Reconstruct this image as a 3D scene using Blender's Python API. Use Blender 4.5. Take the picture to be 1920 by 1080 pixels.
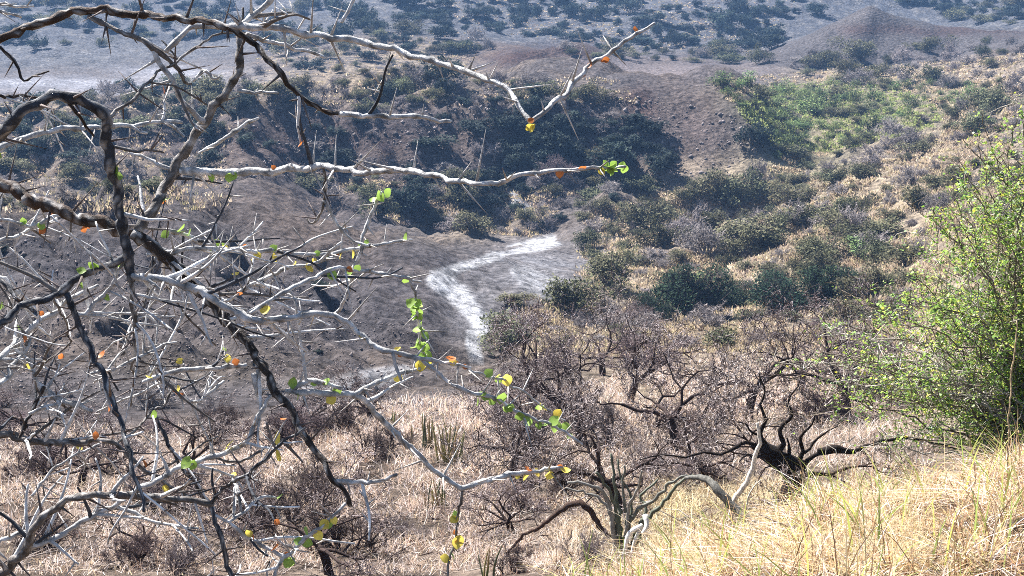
import bpy, math
import numpy as np
from mathutils import Vector

for o in list(bpy.data.objects):
    bpy.data.objects.remove(o)
SC = bpy.context.scene
COL = SC.collection
rng = np.random.default_rng(7)

# ------------------------------------------------------------------ camera
PITCH = math.radians(12.0)
FPX = 50.0 / 36.0 * 1920.0
cd = bpy.data.cameras.new("camera")
cd.lens = 50.0
cd.sensor_width = 36.0
cd.clip_start = 0.05
cd.clip_end = 5000.0
cam = bpy.data.objects.new("camera", cd)
cam.location = (0, 0, 0)
cam.rotation_euler = (math.pi / 2 - PITCH, 0, 0)
COL.objects.link(cam)
SC.camera = cam

# ------------------------------------------------------------------ light
SUN = Vector((-0.46, 0.42, 0.78)).normalized()
w = bpy.data.worlds.new("World")
SC.world = w
w.use_nodes = True
nt = w.node_tree
nt.nodes.clear()
sky = nt.nodes.new("ShaderNodeTexSky")
sky.sky_type = 'NISHITA'
sky.sun_disc = False
sky.sun_elevation = math.asin(SUN.z)
sky.sun_rotation = math.atan2(SUN.x, SUN.y)
bg = nt.nodes.new("ShaderNodeBackground")
bg.inputs[1].default_value = 0.05
wo = nt.nodes.new("ShaderNodeOutputWorld")
nt.links.new(sky.outputs[0], bg.inputs[0])
nt.links.new(bg.outputs[0], wo.inputs[0])
sd = bpy.data.lights.new("sun", 'SUN')
sd.energy = 5.0
sd.angle = math.radians(0.5)
sd.color = (1.0, 0.965, 0.925)
so = bpy.data.objects.new("sun", sd)
so.rotation_euler = SUN.to_track_quat('Z', 'Y').to_euler()
so.location = (0, 0, 60)
COL.objects.link(so)
SC.view_settings.view_transform = 'Standard'
SC.view_settings.look = 'None'
SC.view_settings.exposure = 1.75
SC.view_settings.gamma = 1.0
SC.cycles.use_denoising = False
SC.cycles.filter_width = 0.9
SC.cycles.max_bounces = 6
SC.cycles.diffuse_bounces = 2
SC.cycles.transparent_max_bounces = 8

# ------------------------------------------------------------------ helpers
CP, SP = math.cos(PITCH), math.sin(PITCH)


def pix(px, py, Y):
    """point at forward distance Y on the sight line through a photograph position"""
    px, py, Y = np.asarray(px, float), np.asarray(py, float), np.asarray(Y, float)
    u = (px - 960.0) / FPX
    v = (540.0 - py) / FPX
    dy = CP + v * SP
    dz = -SP + v * CP
    s = Y / dy
    return np.stack([u * s, np.broadcast_to(Y, s.shape), dz * s], -1)


def proj(p):
    f = p[..., 1] * CP - p[..., 2] * SP
    up = p[..., 1] * SP + p[..., 2] * CP
    f = np.where(np.abs(f) < 1e-6, 1e-6, f)
    return 960 + FPX * p[..., 0] / f, 540 - FPX * up / f


def hash2(ix, iy, s):
    n = (ix.astype(np.int64) * 374761393 + iy.astype(np.int64) * 668265263 + s * 1274126177) & 0x7FFFFFFF
    n = ((n ^ (n >> 13)) * 1103515245) & 0x7FFFFFFF
    n = (n ^ (n >> 16)) & 0x7FFFFFFF
    return n / float(0x7FFFFFFF)


def noise(x, y, s=0):
    ix, iy = np.floor(x), np.floor(y)
    fx, fy = x - ix, y - iy
    def g(a, b):
        t = hash2(ix + a, iy + b, s) * 2 * np.pi
        return np.cos(t) * (fx - a) + np.sin(t) * (fy - b)
    u = fx * fx * fx * (fx * (fx * 6 - 15) + 10)
    v = fy * fy * fy * (fy * (fy * 6 - 15) + 10)
    return ((g(0, 0) * (1 - u) + g(1, 0) * u) * (1 - v) + (g(0, 1) * (1 - u) + g(1, 1) * u) * v) * 1.4


def fbm(x, y, s=0, o=4, gain=0.5):
    a, t, k = 1.0, 0.0, 0.0
    for i in range(o):
        t = t + a * noise(x, y, s + i * 17)
        k += a
        a *= gain
        x, y = x * 2.03 + 11.3, y * 2.03 - 7.1
    return t / k


def sstep(a, b, x):
    t = np.clip((x - a) / (b - a), 0, 1)
    return t * t * (3 - 2 * t)


def make_mesh(name, verts, faces, col=None, smooth=False, mat=None):
    """faces: list of int arrays (n,k)"""
    me = bpy.data.meshes.new(name)
    verts = np.ascontiguousarray(verts, dtype=np.float32)
    faces = [np.asarray(f, dtype=np.int32) for f in faces if len(f)]
    me.vertices.add(len(verts))
    me.vertices.foreach_set("co", verts.ravel())
    loops = np.concatenate([f.ravel() for f in faces])
    tot = np.concatenate([np.full(len(f), f.shape[1], np.int32) for f in faces])
    start = np.concatenate([[0], np.cumsum(tot)[:-1]]).astype(np.int32)
    me.loops.add(len(loops))
    me.loops.foreach_set("vertex_index", loops)
    me.polygons.add(len(tot))
    me.polygons.foreach_set("loop_start", start)
    me.polygons.foreach_set("loop_total", tot)
    if smooth:
        me.polygons.foreach_set("use_smooth", np.ones(len(tot), bool))
    if col is not None:
        c = np.ones((len(verts), 4), np.float32)
        c[:, :3] = col
        at = me.color_attributes.new("tint", 'FLOAT_COLOR', 'POINT')
        at.data.foreach_set("color", c.ravel())
    me.update(calc_edges=True)
    if mat is not None:
        me.materials.append(mat)
    return me


def link(name, data, parent=None, loc=None, **props):
    o = bpy.data.objects.new(name, data)
    COL.objects.link(o)
    if loc is not None:
        o.location = loc
    if parent is not None:
        o.parent = parent
    for k, v in props.items():
        if v:
            o[k] = v
    return o


class Acc:
    """collects geometry for one mesh"""
    def __init__(self):
        self.v, self.q, self.t, self.c, self.n = [], [], [], [], 0

    def add(self, v, quads=None, tris=None, col=None):
        v = np.asarray(v, float)
        self.v.append(v)
        if quads is not None and len(quads):
            self.q.append(np.asarray(quads) + self.n)
        if tris is not None and len(tris):
            self.t.append(np.asarray(tris) + self.n)
        c = np.empty((len(v), 3))
        c[:] = (1, 1, 1) if col is None else col
        self.c.append(c)
        self.n += len(v)

    def mesh(self, name, mat, smooth=False):
        f = []
        if self.q:
            f.append(np.concatenate(self.q))
        if self.t:
            f.append(np.concatenate(self.t))
        return make_mesh(name, np.concatenate(self.v), f, np.concatenate(self.c), smooth, mat)


def frames(d):
    d = d / np.maximum(np.linalg.norm(d, axis=-1, keepdims=True), 1e-9)
    h = np.where(np.abs(d[..., 2:3]) > 0.9, np.array([1.0, 0, 0]), np.array([0, 0, 1.0]))
    a = np.cross(d, h)
    a /= np.maximum(np.linalg.norm(a, axis=-1, keepdims=True), 1e-9)
    return d, a, np.cross(d, a)


def prisms(acc, P0, P1, R0, R1, col=None, n=3):
    """open n-sided tapered segments, vectorised"""
    P0, P1 = np.asarray(P0, float), np.asarray(P1, float)
    m = len(P0)
    if m == 0:
        return
    _, a, b = frames(P1 - P0)
    ang = np.arange(n) * 2 * np.pi / n
    ring = a[:, None] * np.cos(ang)[None, :, None] + b[:, None] * np.sin(ang)[None, :, None]
    V = np.concatenate([P0[:, None] + ring * np.asarray(R0)[:, None, None], P1[:, None] + ring * np.asarray(R1)[:, None, None]], 1)
    base = np.arange(m)[:, None] * 2 * n
    i = np.arange(n)
    q = np.stack([i, (i + 1) % n, n + (i + 1) % n, n + i], -1)
    Q = (base[:, :, None] + q[None]).reshape(-1, 4)
    c = None
    if col is not None:
        c = np.repeat(np.broadcast_to(col, (m, 3)), 2 * n, axis=0)
    acc.add(V.reshape(-1, 3), quads=Q, col=c)


def tube(acc, pts, rad, n=8, col=None, cap=True):
    pts = np.asarray(pts, float)
    rad = np.asarray(rad, float)
    k = len(pts)
    t = np.gradient(pts, axis=0)
    t /= np.maximum(np.linalg.norm(t, axis=1, keepdims=True), 1e-9)
    a = np.cross(t[0], (0.3, 0.2, 1.0))
    a /= np.linalg.norm(a)
    V = []
    ang = np.arange(n) * 2 * np.pi / n
    for i in range(k):
        a = a - t[i] * np.dot(a, t[i])
        a /= max(np.linalg.norm(a), 1e-9)
        b = np.cross(t[i], a)
        V.append(pts[i] + rad[i] * (np.cos(ang)[:, None] * a + np.sin(ang)[:, None] * b))
    V.append(pts[:1] - t[:1] * rad[0] * 0.3)
    V.append(pts[-1:] + t[-1:] * rad[-1] * 0.6)
    V = np.concatenate(V)
    i = np.arange(n)
    Q = []
    for s in range(k - 1):
        Q.append(np.stack([s * n + i, s * n + (i + 1) % n, (s + 1) * n + (i + 1) % n, (s + 1) * n + i], -1))
    T = np.concatenate([np.stack([(i + 1) % n, i, np.full(n, k * n)], -1),
                        np.stack([(k - 1) * n + i, (k - 1) * n + (i + 1) % n, np.full(n, k * n + 1)], -1)]) if cap else None
    acc.add(V, quads=np.concatenate(Q), tris=T, col=col)


def catmull(P, step):
    P = np.asarray(P, float)
    if len(P) == 2:
        m = max(2, int(np.linalg.norm(P[1] - P[0]) / step) + 1)
        return P[0] + (P[1] - P[0]) * np.linspace(0, 1, m)[:, None]
    Q = np.vstack([2 * P[0] - P[1], P, 2 * P[-1] - P[-2]])
    out = []
    for i in range(1, len(Q) - 2):
        p0, p1, p2, p3 = Q[i - 1:i + 3]
        m = max(2, int(np.linalg.norm((p2 - p1)[:3]) / step))
        t = (np.arange(m) / m)[:, None]
        out.append(0.5 * (2 * p1 + (p2 - p0) * t + (2 * p0 - 5 * p1 + 4 * p2 - p3) * t ** 2 + (3 * p1 - p0 - 3 * p2 + p3) * t ** 3))
    out.append(P[-1:])
    return np.concatenate(out)


def rand_dirs(n, up=0.0, g=rng):
    v = g.normal(size=(n, 3))
    v[:, 2] += up
    return v / np.linalg.norm(v, axis=1, keepdims=True)


def leaves(acc, P, size, col, flat=0.0, g=rng, aspect=1.5):
    """diamond leaf faces at P"""
    m = len(P)
    size = np.broadcast_to(size, (m,))
    d = rand_dirs(m, 0, g)
    d[:, 2] *= (1 - flat)
    d, a, _ = frames(d)
    s = size[:, None]
    bend = rand_dirs(m, 0, g) * s * 0.12
    V = np.stack([P - d * s * .5, P + a * s * .5 / aspect + bend, P + d * s * .5, P - a * s * .5 / aspect + bend], 1).reshape(-1, 3)
    Q = np.arange(4 * m).reshape(m, 4)
    acc.add(V, quads=Q, col=np.repeat(np.broadcast_to(col, (m, 3)), 4, axis=0))


# ------------------------------------------------------------------ materials
def mat_tint(name, rough=0.9, trans=0.0, vary=0.0, bump=0.0, bscale=30.0, noise_amt=0.0, nscale=20.0, spec=0.15, hue_vary=0.0, base=None):
    m = bpy.data.materials.new(name)
    m.use_nodes = True
    t = m.node_tree
    N, L = t.nodes, t.links
    N.clear()
    out = N.new("ShaderNodeOutputMaterial")
    b = N.new("ShaderNodeBsdfPrincipled")
    b.inputs["Roughness"].default_value = rough
    b.inputs["Specular IOR Level"].default_value = spec
    at = N.new("ShaderNodeAttribute")
    at.attribute_name = "tint"
    c = at.outputs["Color"]
    tc = N.new("ShaderNodeTexCoord")
    if noise_amt:
        nz = N.new("ShaderNodeTexNoise")
        nz.inputs["Scale"].default_value = nscale
        nz.inputs["Detail"].default_value = 5
        L.new(tc.outputs["Object"], nz.inputs["Vector"])
        mr = N.new("ShaderNodeMapRange")
        mr.inputs[1].default_value = 0.3
        mr.inputs[2].default_value = 0.7
        mr.inputs[3].default_value = 1 - noise_amt
        mr.inputs[4].default_value = 1 + noise_amt
        L.new(nz.outputs["Fac"], mr.inputs[0])
        mx = N.new("ShaderNodeVectorMath")
        mx.operation = 'SCALE'
        L.new(c, mx.inputs[0])
        L.new(mr.outputs[0], mx.inputs["Scale"])
        c = mx.outputs[0]
    if vary or hue_vary:
        oi = N.new("ShaderNodeObjectInfo")
        hs = N.new("ShaderNodeHueSaturation")
        mr = N.new("ShaderNodeMapRange")
        mr.inputs[3].default_value = 1 - vary
        mr.inputs[4].default_value = 1 + vary
        L.new(oi.outputs["Random"], mr.inputs[0])
        L.new(mr.outputs[0], hs.inputs["Value"])
        m2 = N.new("ShaderNodeMapRange")
        m2.inputs[3].default_value = 0.5 - hue_vary
        m2.inputs[4].default_value = 0.5 + hue_vary
        ml = N.new("ShaderNodeMath")
        ml.operation = 'MULTIPLY_ADD'
        ml.inputs[1].default_value = 7.31
        ml.inputs[2].default_value = 0.17
        fr = N.new("ShaderNodeMath")
        fr.operation = 'FRACT'
        L.new(oi.outputs["Random"], ml.inputs[0])
        L.new(ml.outputs[0], fr.inputs[0])
        L.new(fr.outputs[0], m2.inputs[0])
        L.new(m2.outputs[0], hs.inputs["Hue"])
        L.new(c, hs.inputs["Color"])
        c = hs.outputs[0]
    L.new(c, b.inputs["Base Color"])
    if bump:
        nz = N.new("ShaderNodeTexNoise")
        nz.inputs["Scale"].default_value = bscale
        nz.inputs["Detail"].default_value = 6
        nz.inputs["Roughness"].default_value = 0.65
        L.new(tc.outputs["Object"], nz.inputs["Vector"])
        bp = N.new("ShaderNodeBump")
        bp.inputs["Strength"].default_value = 1.0
        bp.inputs["Distance"].default_value = bump
        L.new(nz.outputs["Fac"], bp.inputs["Height"])
        L.new(bp.outputs[0], b.inputs["Normal"])
    if trans:
        tr = N.new("ShaderNodeBsdfTranslucent")
        L.new(c, tr.inputs[0])
        mx = N.new("ShaderNodeMixShader")
        mx.inputs[0].default_value = trans
        L.new(b.outputs[0], mx.inputs[1])
        L.new(tr.outputs[0], mx.inputs[2])
        L.new(mx.outputs[0], out.inputs[0])
    else:
        L.new(b.outputs[0], out.inputs[0])
    return m


def mat_ground():
    m = mat_tint("soil", rough=0.95, spec=0.05)
    t = m.node_tree
    N, L = t.nodes, t.links
    b = next(n for n in N if n.type == 'BSDF_PRINCIPLED')
    at = next(n for n in N if n.type == 'ATTRIBUTE')
    tc = N.new("ShaderNodeTexCoord")
    def nz(scale, detail, rough=0.6):
        n = N.new("ShaderNodeTexNoise")
        n.inputs["Scale"].default_value = scale
        n.inputs["Detail"].default_value = detail
        n.inputs["Roughness"].default_value = rough
        L.new(tc.outputs["Object"], n.inputs["Vector"])
        return n
    def rangev(src, a, bb, lo, hi):
        r = N.new("ShaderNodeMapRange")
        for i, v in ((1, a), (2, bb), (3, lo), (4, hi)):
            r.inputs[i].default_value = v
        L.new(src, r.inputs[0])
        return r.outputs[0]
    n1, n2 = nz(1.9, 7, 0.75), nz(0.13, 4)
    a = rangev(n1.outputs["Fac"], 0.36, 0.64, 0.35, 1.7)
    c = rangev(n2.outputs["Fac"], 0.3, 0.7, 0.85, 1.15)
    vo = N.new("ShaderNodeTexVoronoi")
    vo.inputs["Scale"].default_value = 1.7
    L.new(tc.outputs["Object"], vo.inputs["Vector"])
    v = rangev(vo.outputs["Distance"], 0.05, 0.45, 1.2, 0.85)
    mu = N.new("ShaderNodeMath"); mu.operation = 'MULTIPLY'
    L.new(a, mu.inputs[0]); L.new(c, mu.inputs[1])
    mu2 = N.new("ShaderNodeMath"); mu2.operation = 'MULTIPLY'
    L.new(mu.outputs[0], mu2.inputs[0]); L.new(v, mu2.inputs[1])
    sc = N.new("ShaderNodeVectorMath"); sc.operation = 'SCALE'
    L.new(at.outputs["Color"], sc.inputs[0]); L.new(mu2.outputs[0], sc.inputs["Scale"])
    L.new(sc.outputs[0], b.inputs["Base Color"])
    hsum = N.new("ShaderNodeMath"); hsum.operation = 'MULTIPLY_ADD'
    hsum.inputs[1].default_value = -0.5
    L.new(vo.outputs["Distance"], hsum.inputs[0]); L.new(n1.outputs["Fac"], hsum.inputs[2])
    bp = N.new("ShaderNodeBump")
    bp.inputs["Strength"].default_value = 1.0
    bp.inputs["Distance"].default_value = 0.30
    L.new(hsum.outputs[0], bp.inputs["Height"])
    L.new(bp.outputs[0], b.inputs["Normal"])
    return m


M_SOIL = mat_ground()
M_SHRUB = mat_tint("shrub_leaf", trans=0.25, vary=0.35, hue_vary=0.03)
M_TWIG = mat_tint("bare_twig", vary=0.25, hue_vary=0.02)
M_LEAF = mat_tint("thorn_leaf", rough=0.5, trans=0.4, spec=0.4)
M_GRASS = mat_tint("straw", rough=0.7, trans=0.45, spec=0.2)
M_BARK = mat_tint("bark", rough=0.8, bump=0.004, bscale=140, noise_amt=0.55, nscale=55, spec=0.3)
M_DEADBARK = mat_tint("dead_bark", rough=0.9, bump=0.01, bscale=50, noise_amt=0.4, nscale=14)
M_STONE = mat_tint("stone", rough=0.95, bump=0.03, bscale=8, noise_amt=0.25, nscale=6)
M_SPEAR = mat_tint("spear_leaf", rough=0.6, noise_amt=0.4, nscale=18, spec=0.3)

# ------------------------------------------------------------------ terrain heights
# positions read off the photograph with an estimated forward distance
CTRL = """
850,1080,11.5 850,950,15.5 820,830,20 700,770,27 1000,770,25 1200,740,28 1450,720,30 1700,690,33 1900,660,35
1470,965,12.5 1650,930,12.7 1900,890,13 2200,860,13 1250,900,16.5 1500,850,18 1800,800,19 2100,800,19
400,1080,11 0,1080,10.5 -300,1080,10.5 400,950,15 50,950,14.5 -300,950,14 400,860,22 50,860,20 400,800,30 100,800,28 -300,800,26
650,740,39 450,745,37 200,735,38 -150,725,38 700,690,52 560,620,55 350,600,50 150,600,49 -150,600,48 300,500,59 120,440,66 -150,430,66
560,530,66 680,560,70 740,620,62 800,690,55
340,345,72 450,405,74 590,470,77 700,525,79
470,440,88 600,500,90 350,400,86
450,396,107 600,462,101 480,370,111 540,405,109 620,440,104 400,335,122 550,370,120 650,425,113
750,432,116 850,446,113 940,470,109 780,500,97 870,496,100
880,660,62 905,600,72 815,525,88 960,466,108 1040,446,116 1000,520,95 1060,480,108 1090,550,87 950,580,79 960,545,87
-100,330,118 100,320,128 300,325,134 600,345,138 800,395,134 950,400,136 1050,392,137 1180,378,135 1300,342,138 1400,312,143
100,235,147 250,203,150 450,188,151 650,178,151 800,175,152 1000,187,151 1150,190,150 1190,168,154 1240,153,156 1330,182,152 1400,212,148 1440,255,147
100,280,138 300,260,143 650,260,145 900,285,144 1100,275,144 1250,250,147
450,170,172 700,155,185 900,150,190 1100,145,195 1300,158,195 1240,160,184 200,186,175
1150,135,235 1300,135,232 1450,131,235 1520,152,222
1380,168,200 1500,192,188 1650,192,182 1800,168,185 1490,262,158 1600,250,152
1750,252,135 1900,222,124 1700,330,112 1900,322,98 1550,332,126 1600,420,96 1800,450,76 1980,450,66 1450,400,115 1300,422,118 1200,480,104 1150,405,128 1350,560,85 1500,580,74 1650,560,69 1850,560,54 2050,560,48 1250,625,61 1500,645,50 1800,630,40 1050,625,64 1000,670,46
1600,131,225 1750,122,215 1900,92,215 1900,150,165 2100,150,150 2100,300,95
920,130,236 1050,126,238 960,97,242 1060,86,244 1120,102,243 1050,96,262
700,102,255 800,72,278 550,112,250 650,52,292
-100,168,232 150,162,238 350,152,240 400,122,263 150,122,272 -100,122,268 -100,205,185
-100,82,310 200,62,325 450,62,320 900,62,302 1150,92,280 1300,102,276 1420,113,266
-100,0,385 300,0,392 600,0,384 1000,0,372 1300,0,365 1560,0,356 1900,-5,352 2200,0,340
-300,-250,540 300,-260,560 1000,-260,540 1600,-250,520 2300,-250,500
1635,12,262 1590,36,260 1550,58,258 1480,97,255 1425,114,252 1690,38,262 1740,47,262 1800,53,262 1900,62,258 1550,122,245 1650,112,246 1780,97,248 1640,62,285 1780,70,290 1560,60,282
"""
pts = []
for tok in CTRL.split():
    a = [float(v) for v in tok.split(",")]
    pts.append(pix(*a))
WORLD = [(0, 1.2, -1.68), (-1.0, 1.2, -1.72), (1.0, 1.2, -1.64), (-1, 3, -2.25), (1, 3, -2.1), (-2.5, 3, -2.4), (2.5, 3, -2.0), (-1.5, 6, -3.3), (-3.5, 6, -3.4), (0.2, 6, -3.0), (0.2, 8.5, -3.85),
         (2.2, 5.5, -2.62), (3.6, 6, -2.5), (1.5, 6, -2.72)]
pts += [np.array(p, float) for p in WORLD]
for px, py, Y, g in ((2000, 800, 9.5, .3), (1920, 805, 9.5, .33), (1700, 855, 9.2, .34), (1500, 905, 8.9, .34), (1300, 1005, 8.3, .32), (1100, 1085, 7.8, .3)):
    p = pix(px, py, Y)
    p[2] -= g
    pts.append(p)
pts = np.array(pts)
KT = 4.0


def lp(x, y):
    r = np.hypot(x, y)
    th = np.clip(np.arctan2(x, y), -0.5, 0.5)
    return np.stack([th * KT, np.log(np.maximum(r, 0.9))], -1), r


def tps(d2):
    return 0.5 * d2 * np.log(d2 + 1e-12)


U, R = lp(pts[:, 0], pts[:, 1])
T = pts[:, 2] / R
n = len(U)
A = np.zeros((n + 3, n + 3))
A[:n, :n] = tps(((U[:, None] - U[None]) ** 2).sum(-1)) + np.eye(n) * 3e-5
A[:n, n] = A[n, :n] = 1
A[:n, n + 1:] = U
A[n + 1:, :n] = U.T
SOL = np.linalg.solve(A, np.concatenate([T, np.zeros(3)]))


def base_height(x, y):
    S = x.shape
    u, r = lp(x.ravel(), y.ravel())
    o = np.empty(len(u))
    for i in range(0, len(u), 40000):
        d = ((u[i:i + 40000, None] - U[None]) ** 2).sum(-1)
        o[i:i + 40000] = tps(d) @ SOL[:n] + SOL[n] + u[i:i + 40000] @ SOL[n + 1:]
    return (o * np.maximum(r, 0.9)).reshape(S)


def poly_px(s):
    return np.array([[float(v) for v in t.split(",")] for t in s.split()])


def seg_dist(x, y, P, w=None):
    """distance of points to a polyline, and interpolated third column"""
    best = np.full(x.shape, 1e9)
    val = np.zeros(x.shape)
    for a, b in zip(P[:-1], P[1:]):
        d = b[:2] - a[:2]
        t = np.clip(((x - a[0]) * d[0] + (y - a[1]) * d[1]) / (d @ d + 1e-12), 0, 1)
        q = np.hypot(x - a[0] - t * d[0], y - a[1] - t * d[1])
        if w is not None:
            ww = w[0] if False else a[2] + (b[2] - a[2]) * t
            val = np.where(q / np.maximum(ww, 1e-6) < best, ww, val)
            q = q / np.maximum(ww, 1e-6)
        best = np.minimum(best, q)
    return best


RIDGES = [
    ("60,231,147 250,200,150 450,185,151 650,175,151 800,171,152 1000,182,151 1150,184,150 1195,165,154", 1.05, 9),
    ("1425,114,252 1480,98,255 1550,58,257 1592,34,260 1635,10,262 1662,24,263 1690,36,263 1740,46,262 1800,52,262 1920,60,258 2100,58,255", .62, 16),
    ("1190,164,154 1240,150,156 1330,178,152 1400,210,148 1442,262,146", .62, 14),
    ("200,330,70 340,338,72 450,402,74 590,467,77 700,522,79", .40, 9),
    ("620,422,118 750,430,116 850,445,113 940,470,109 962,480,107", .45, 8),
    ("900,132,239 965,96,242 1060,84,244 1125,104,243 1150,125,238", .75, 8),
]


def ridge_height(x, y):
    out = np.full(x.shape, -1e9)
    for spec, sl, wd in RIDGES:
        a = np.array([[float(v) for v in t.split(",")] for t in spec.split()])
        P = pix(a[:, 0], a[:, 1], a[:, 2])
        wx = x + 2.2 * fbm(x * .12, y * .12, 131, 4)
        wy = y + 2.2 * fbm(x * .12, y * .12, 137, 4)
        for p, q in zip(P[:-1], P[1:]):
            d = (q - p)[:2]
            t = np.clip(((wx - p[0]) * d[0] + (wy - p[1]) * d[1]) / (d @ d), 0, 1)
            dist = np.hypot(wx - p[0] - t * d[0], wy - p[1] - t * d[1])
            h = p[2] + (q[2] - p[2]) * t - sl * dist * (1 - .25 * np.clip(dist / wd, 0, 1)) - .12 * np.minimum(dist, 1.0)
            out = np.maximum(out, h)
    return out


def height(x, y):
    z = base_height(x, y)
    r = np.hypot(x, y)
    rz = ridge_height(x, y)
    kk = np.clip(.5 + .5 * (rz - z) / 1.0, 0, 1)
    z = np.where(r > 60, z * (1 - kk) + rz * kk + .5 * kk * (1 - kk), z)
    far = sstep(30, 90, r)
    vfar = sstep(140, 260, r)
    z0 = z
    st_ = pix(*np.array([(870, 690, 57), (890, 668, 60.5), (885, 640, 66), (902, 605, 71), (868, 560, 81), (815, 525, 88), (850, 500, 97), (905, 487, 102), (960, 466, 108), (1040, 446, 116), (1010, 405, 131)], float).T)
    fl_ = pix(*np.array([(1020, 470, 106), (1010, 520, 95), (1080, 556, 87)], float).T)
    sp_ = pix(*np.array([(1215, 170, 154), (1290, 200, 150), (1370, 260, 146)], float).T)
    q = seg_dist(x, y, st_)
    calm = np.maximum.reduce([.85 * sstep(7, 2, q), .8 * sstep(9, 3, seg_dist(x, y, fl_)), .7 * sstep(14, 7, seg_dist(x, y, sp_)), .6 * sstep(235, 240, r) * sstep(285, 280, r)])
    z = z + 0.05 * fbm(x * .9, y * .9, 3, 3) * sstep(2, 6, r)
    z = z + 0.16 * fbm(x * .35, y * .35, 9, 4) * sstep(8, 30, r)
    z = z + far * 0.60 * fbm(x * .075, y * .075, 21, 5, .55)
    z = z + sstep(30, 60, r) * 0.75 * np.abs(fbm(x * .20, y * .20, 27, 5, .62))
    z = z + .26 * fbm(x * 1.1, y * 1.1, 29, 4, .6) * sstep(30, 50, r) * sstep(170, 120, r)
    z = z - sstep(120, 135, r) * sstep(185, 165, r) * 1.7 * np.clip(.3 - np.abs(fbm(x * .085, y * .05, 143, 3)), 0, 1) / .3
    z = z - sstep(36, 46, r) * sstep(84, 74, r) * sstep(4, -2, x) * 1.1 * np.clip(.22 - np.abs(fbm(x * .16 + .06 * y, y * .09, 147, 3)), 0, 1) / .22
    bank = sstep(.2, 1.0, x) * sstep(12, 9, r)
    z = z + bank * .16 * fbm(x * 2.0, y * 2.0, 33, 3)
    # erosion gullies
    g = np.abs(fbm(x * .05 + 3, y * .05, 41, 4))
    z = z - far * (1 - .3 * vfar) * 1.1 * np.clip(.22 - g, 0, 1) / .22 * .8
    g2 = np.abs(fbm(x * .016 + 7, y * .016, 57, 4))
    z = z + vfar * 6.0 * (np.clip(g2, 0, .35) - .17) * sstep(270, 330, r)
    z = z0 + (z - z0) * (1 - calm)
    z = z - .38 * sstep(2.3, 1.0, q + .4 * fbm(x * .4, y * .4, 63, 3))
    return z


# polar grid round the viewpoint: dense where the photograph looks, coarse all round
th_in = np.linspace(-0.41, 0.41, 640)
th_out = np.linspace(0.41, 2 * np.pi - 0.41, 90)[1:-1]
TH = np.concatenate([th_in, th_out])
LR = np.concatenate([np.linspace(np.log(0.5), np.log(6), 60)[:-1], np.linspace(np.log(6), np.log(620), 860)])
RR = np.exp(LR)
gx = np.sin(TH)[None, :] * RR[:, None]
gy = np.cos(TH)[None, :] * RR[:, None]
gz = height(gx, gy)
nr, nth = gx.shape
NIN = len(th_in)
SLOPE = gz[:, :NIN] / RR[:, None]
HORIZON = np.maximum.accumulate(SLOPE, axis=0)


def ground_at(px, py):
    """first ground point met along the sight lines (vectorised)"""
    px, py = np.atleast_1d(np.asarray(px, float)), np.atleast_1d(np.asarray(py, float))
    d = pix(px, py, 1.0)
    e = d[:, 2] / np.hypot(d[:, 0], d[:, 1])
    th = np.arctan2(d[:, 0], d[:, 1])
    ci = np.clip(np.round((th + 0.41) / 0.82 * (NIN - 1)).astype(int), 0, NIN - 1)
    out = np.empty((len(px), 3))
    for i in range(len(px)):
        k = min(np.searchsorted(HORIZON[:, ci[i]], e[i]), nr - 1)
        k0 = max(k - 1, 0)
        s0, s1 = SLOPE[k0, ci[i]], SLOPE[k, ci[i]]
        f = np.clip((e[i] - s0) / (s1 - s0), 0, 1) if abs(s1 - s0) > 1e-9 else 1.0
        r = RR[k0] + (RR[k] - RR[k0]) * f
        out[i] = (np.sin(th[i]) * r, np.cos(th[i]) * r, e[i] * r)
    return out


def z_at(x, y):
    x, y = np.asarray(x, float), np.asarray(y, float)
    r = np.clip(np.hypot(x, y), RR[0], RR[-1] * .999)
    th = np.clip(np.arctan2(x, y), -0.409, 0.409)
    c = (th + 0.41) / 0.82 * (NIN - 1)
    c0 = np.floor(c).astype(int)
    fc = c - c0
    k = np.clip(np.searchsorted(RR, r) - 1, 0, nr - 2)
    fk = (r - RR[k]) / (RR[k + 1] - RR[k])
    c1 = np.minimum(c0 + 1, NIN - 1)
    return (gz[k, c0] * (1 - fc) + gz[k, c1] * fc) * (1 - fk) + (gz[k + 1, c0] * (1 - fc) + gz[k + 1, c1] * fc) * fk


def blob(PX, PY, cx, cy, sx, sy, rot=0.0):
    c, s = math.cos(math.radians(rot)), math.sin(math.radians(rot))
    dx, dy = PX - cx, PY - cy
    a, b = (dx * c + dy * s) / sx, (-dx * s + dy * c) / sy
    return np.exp(-(a * a + b * b))


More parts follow.
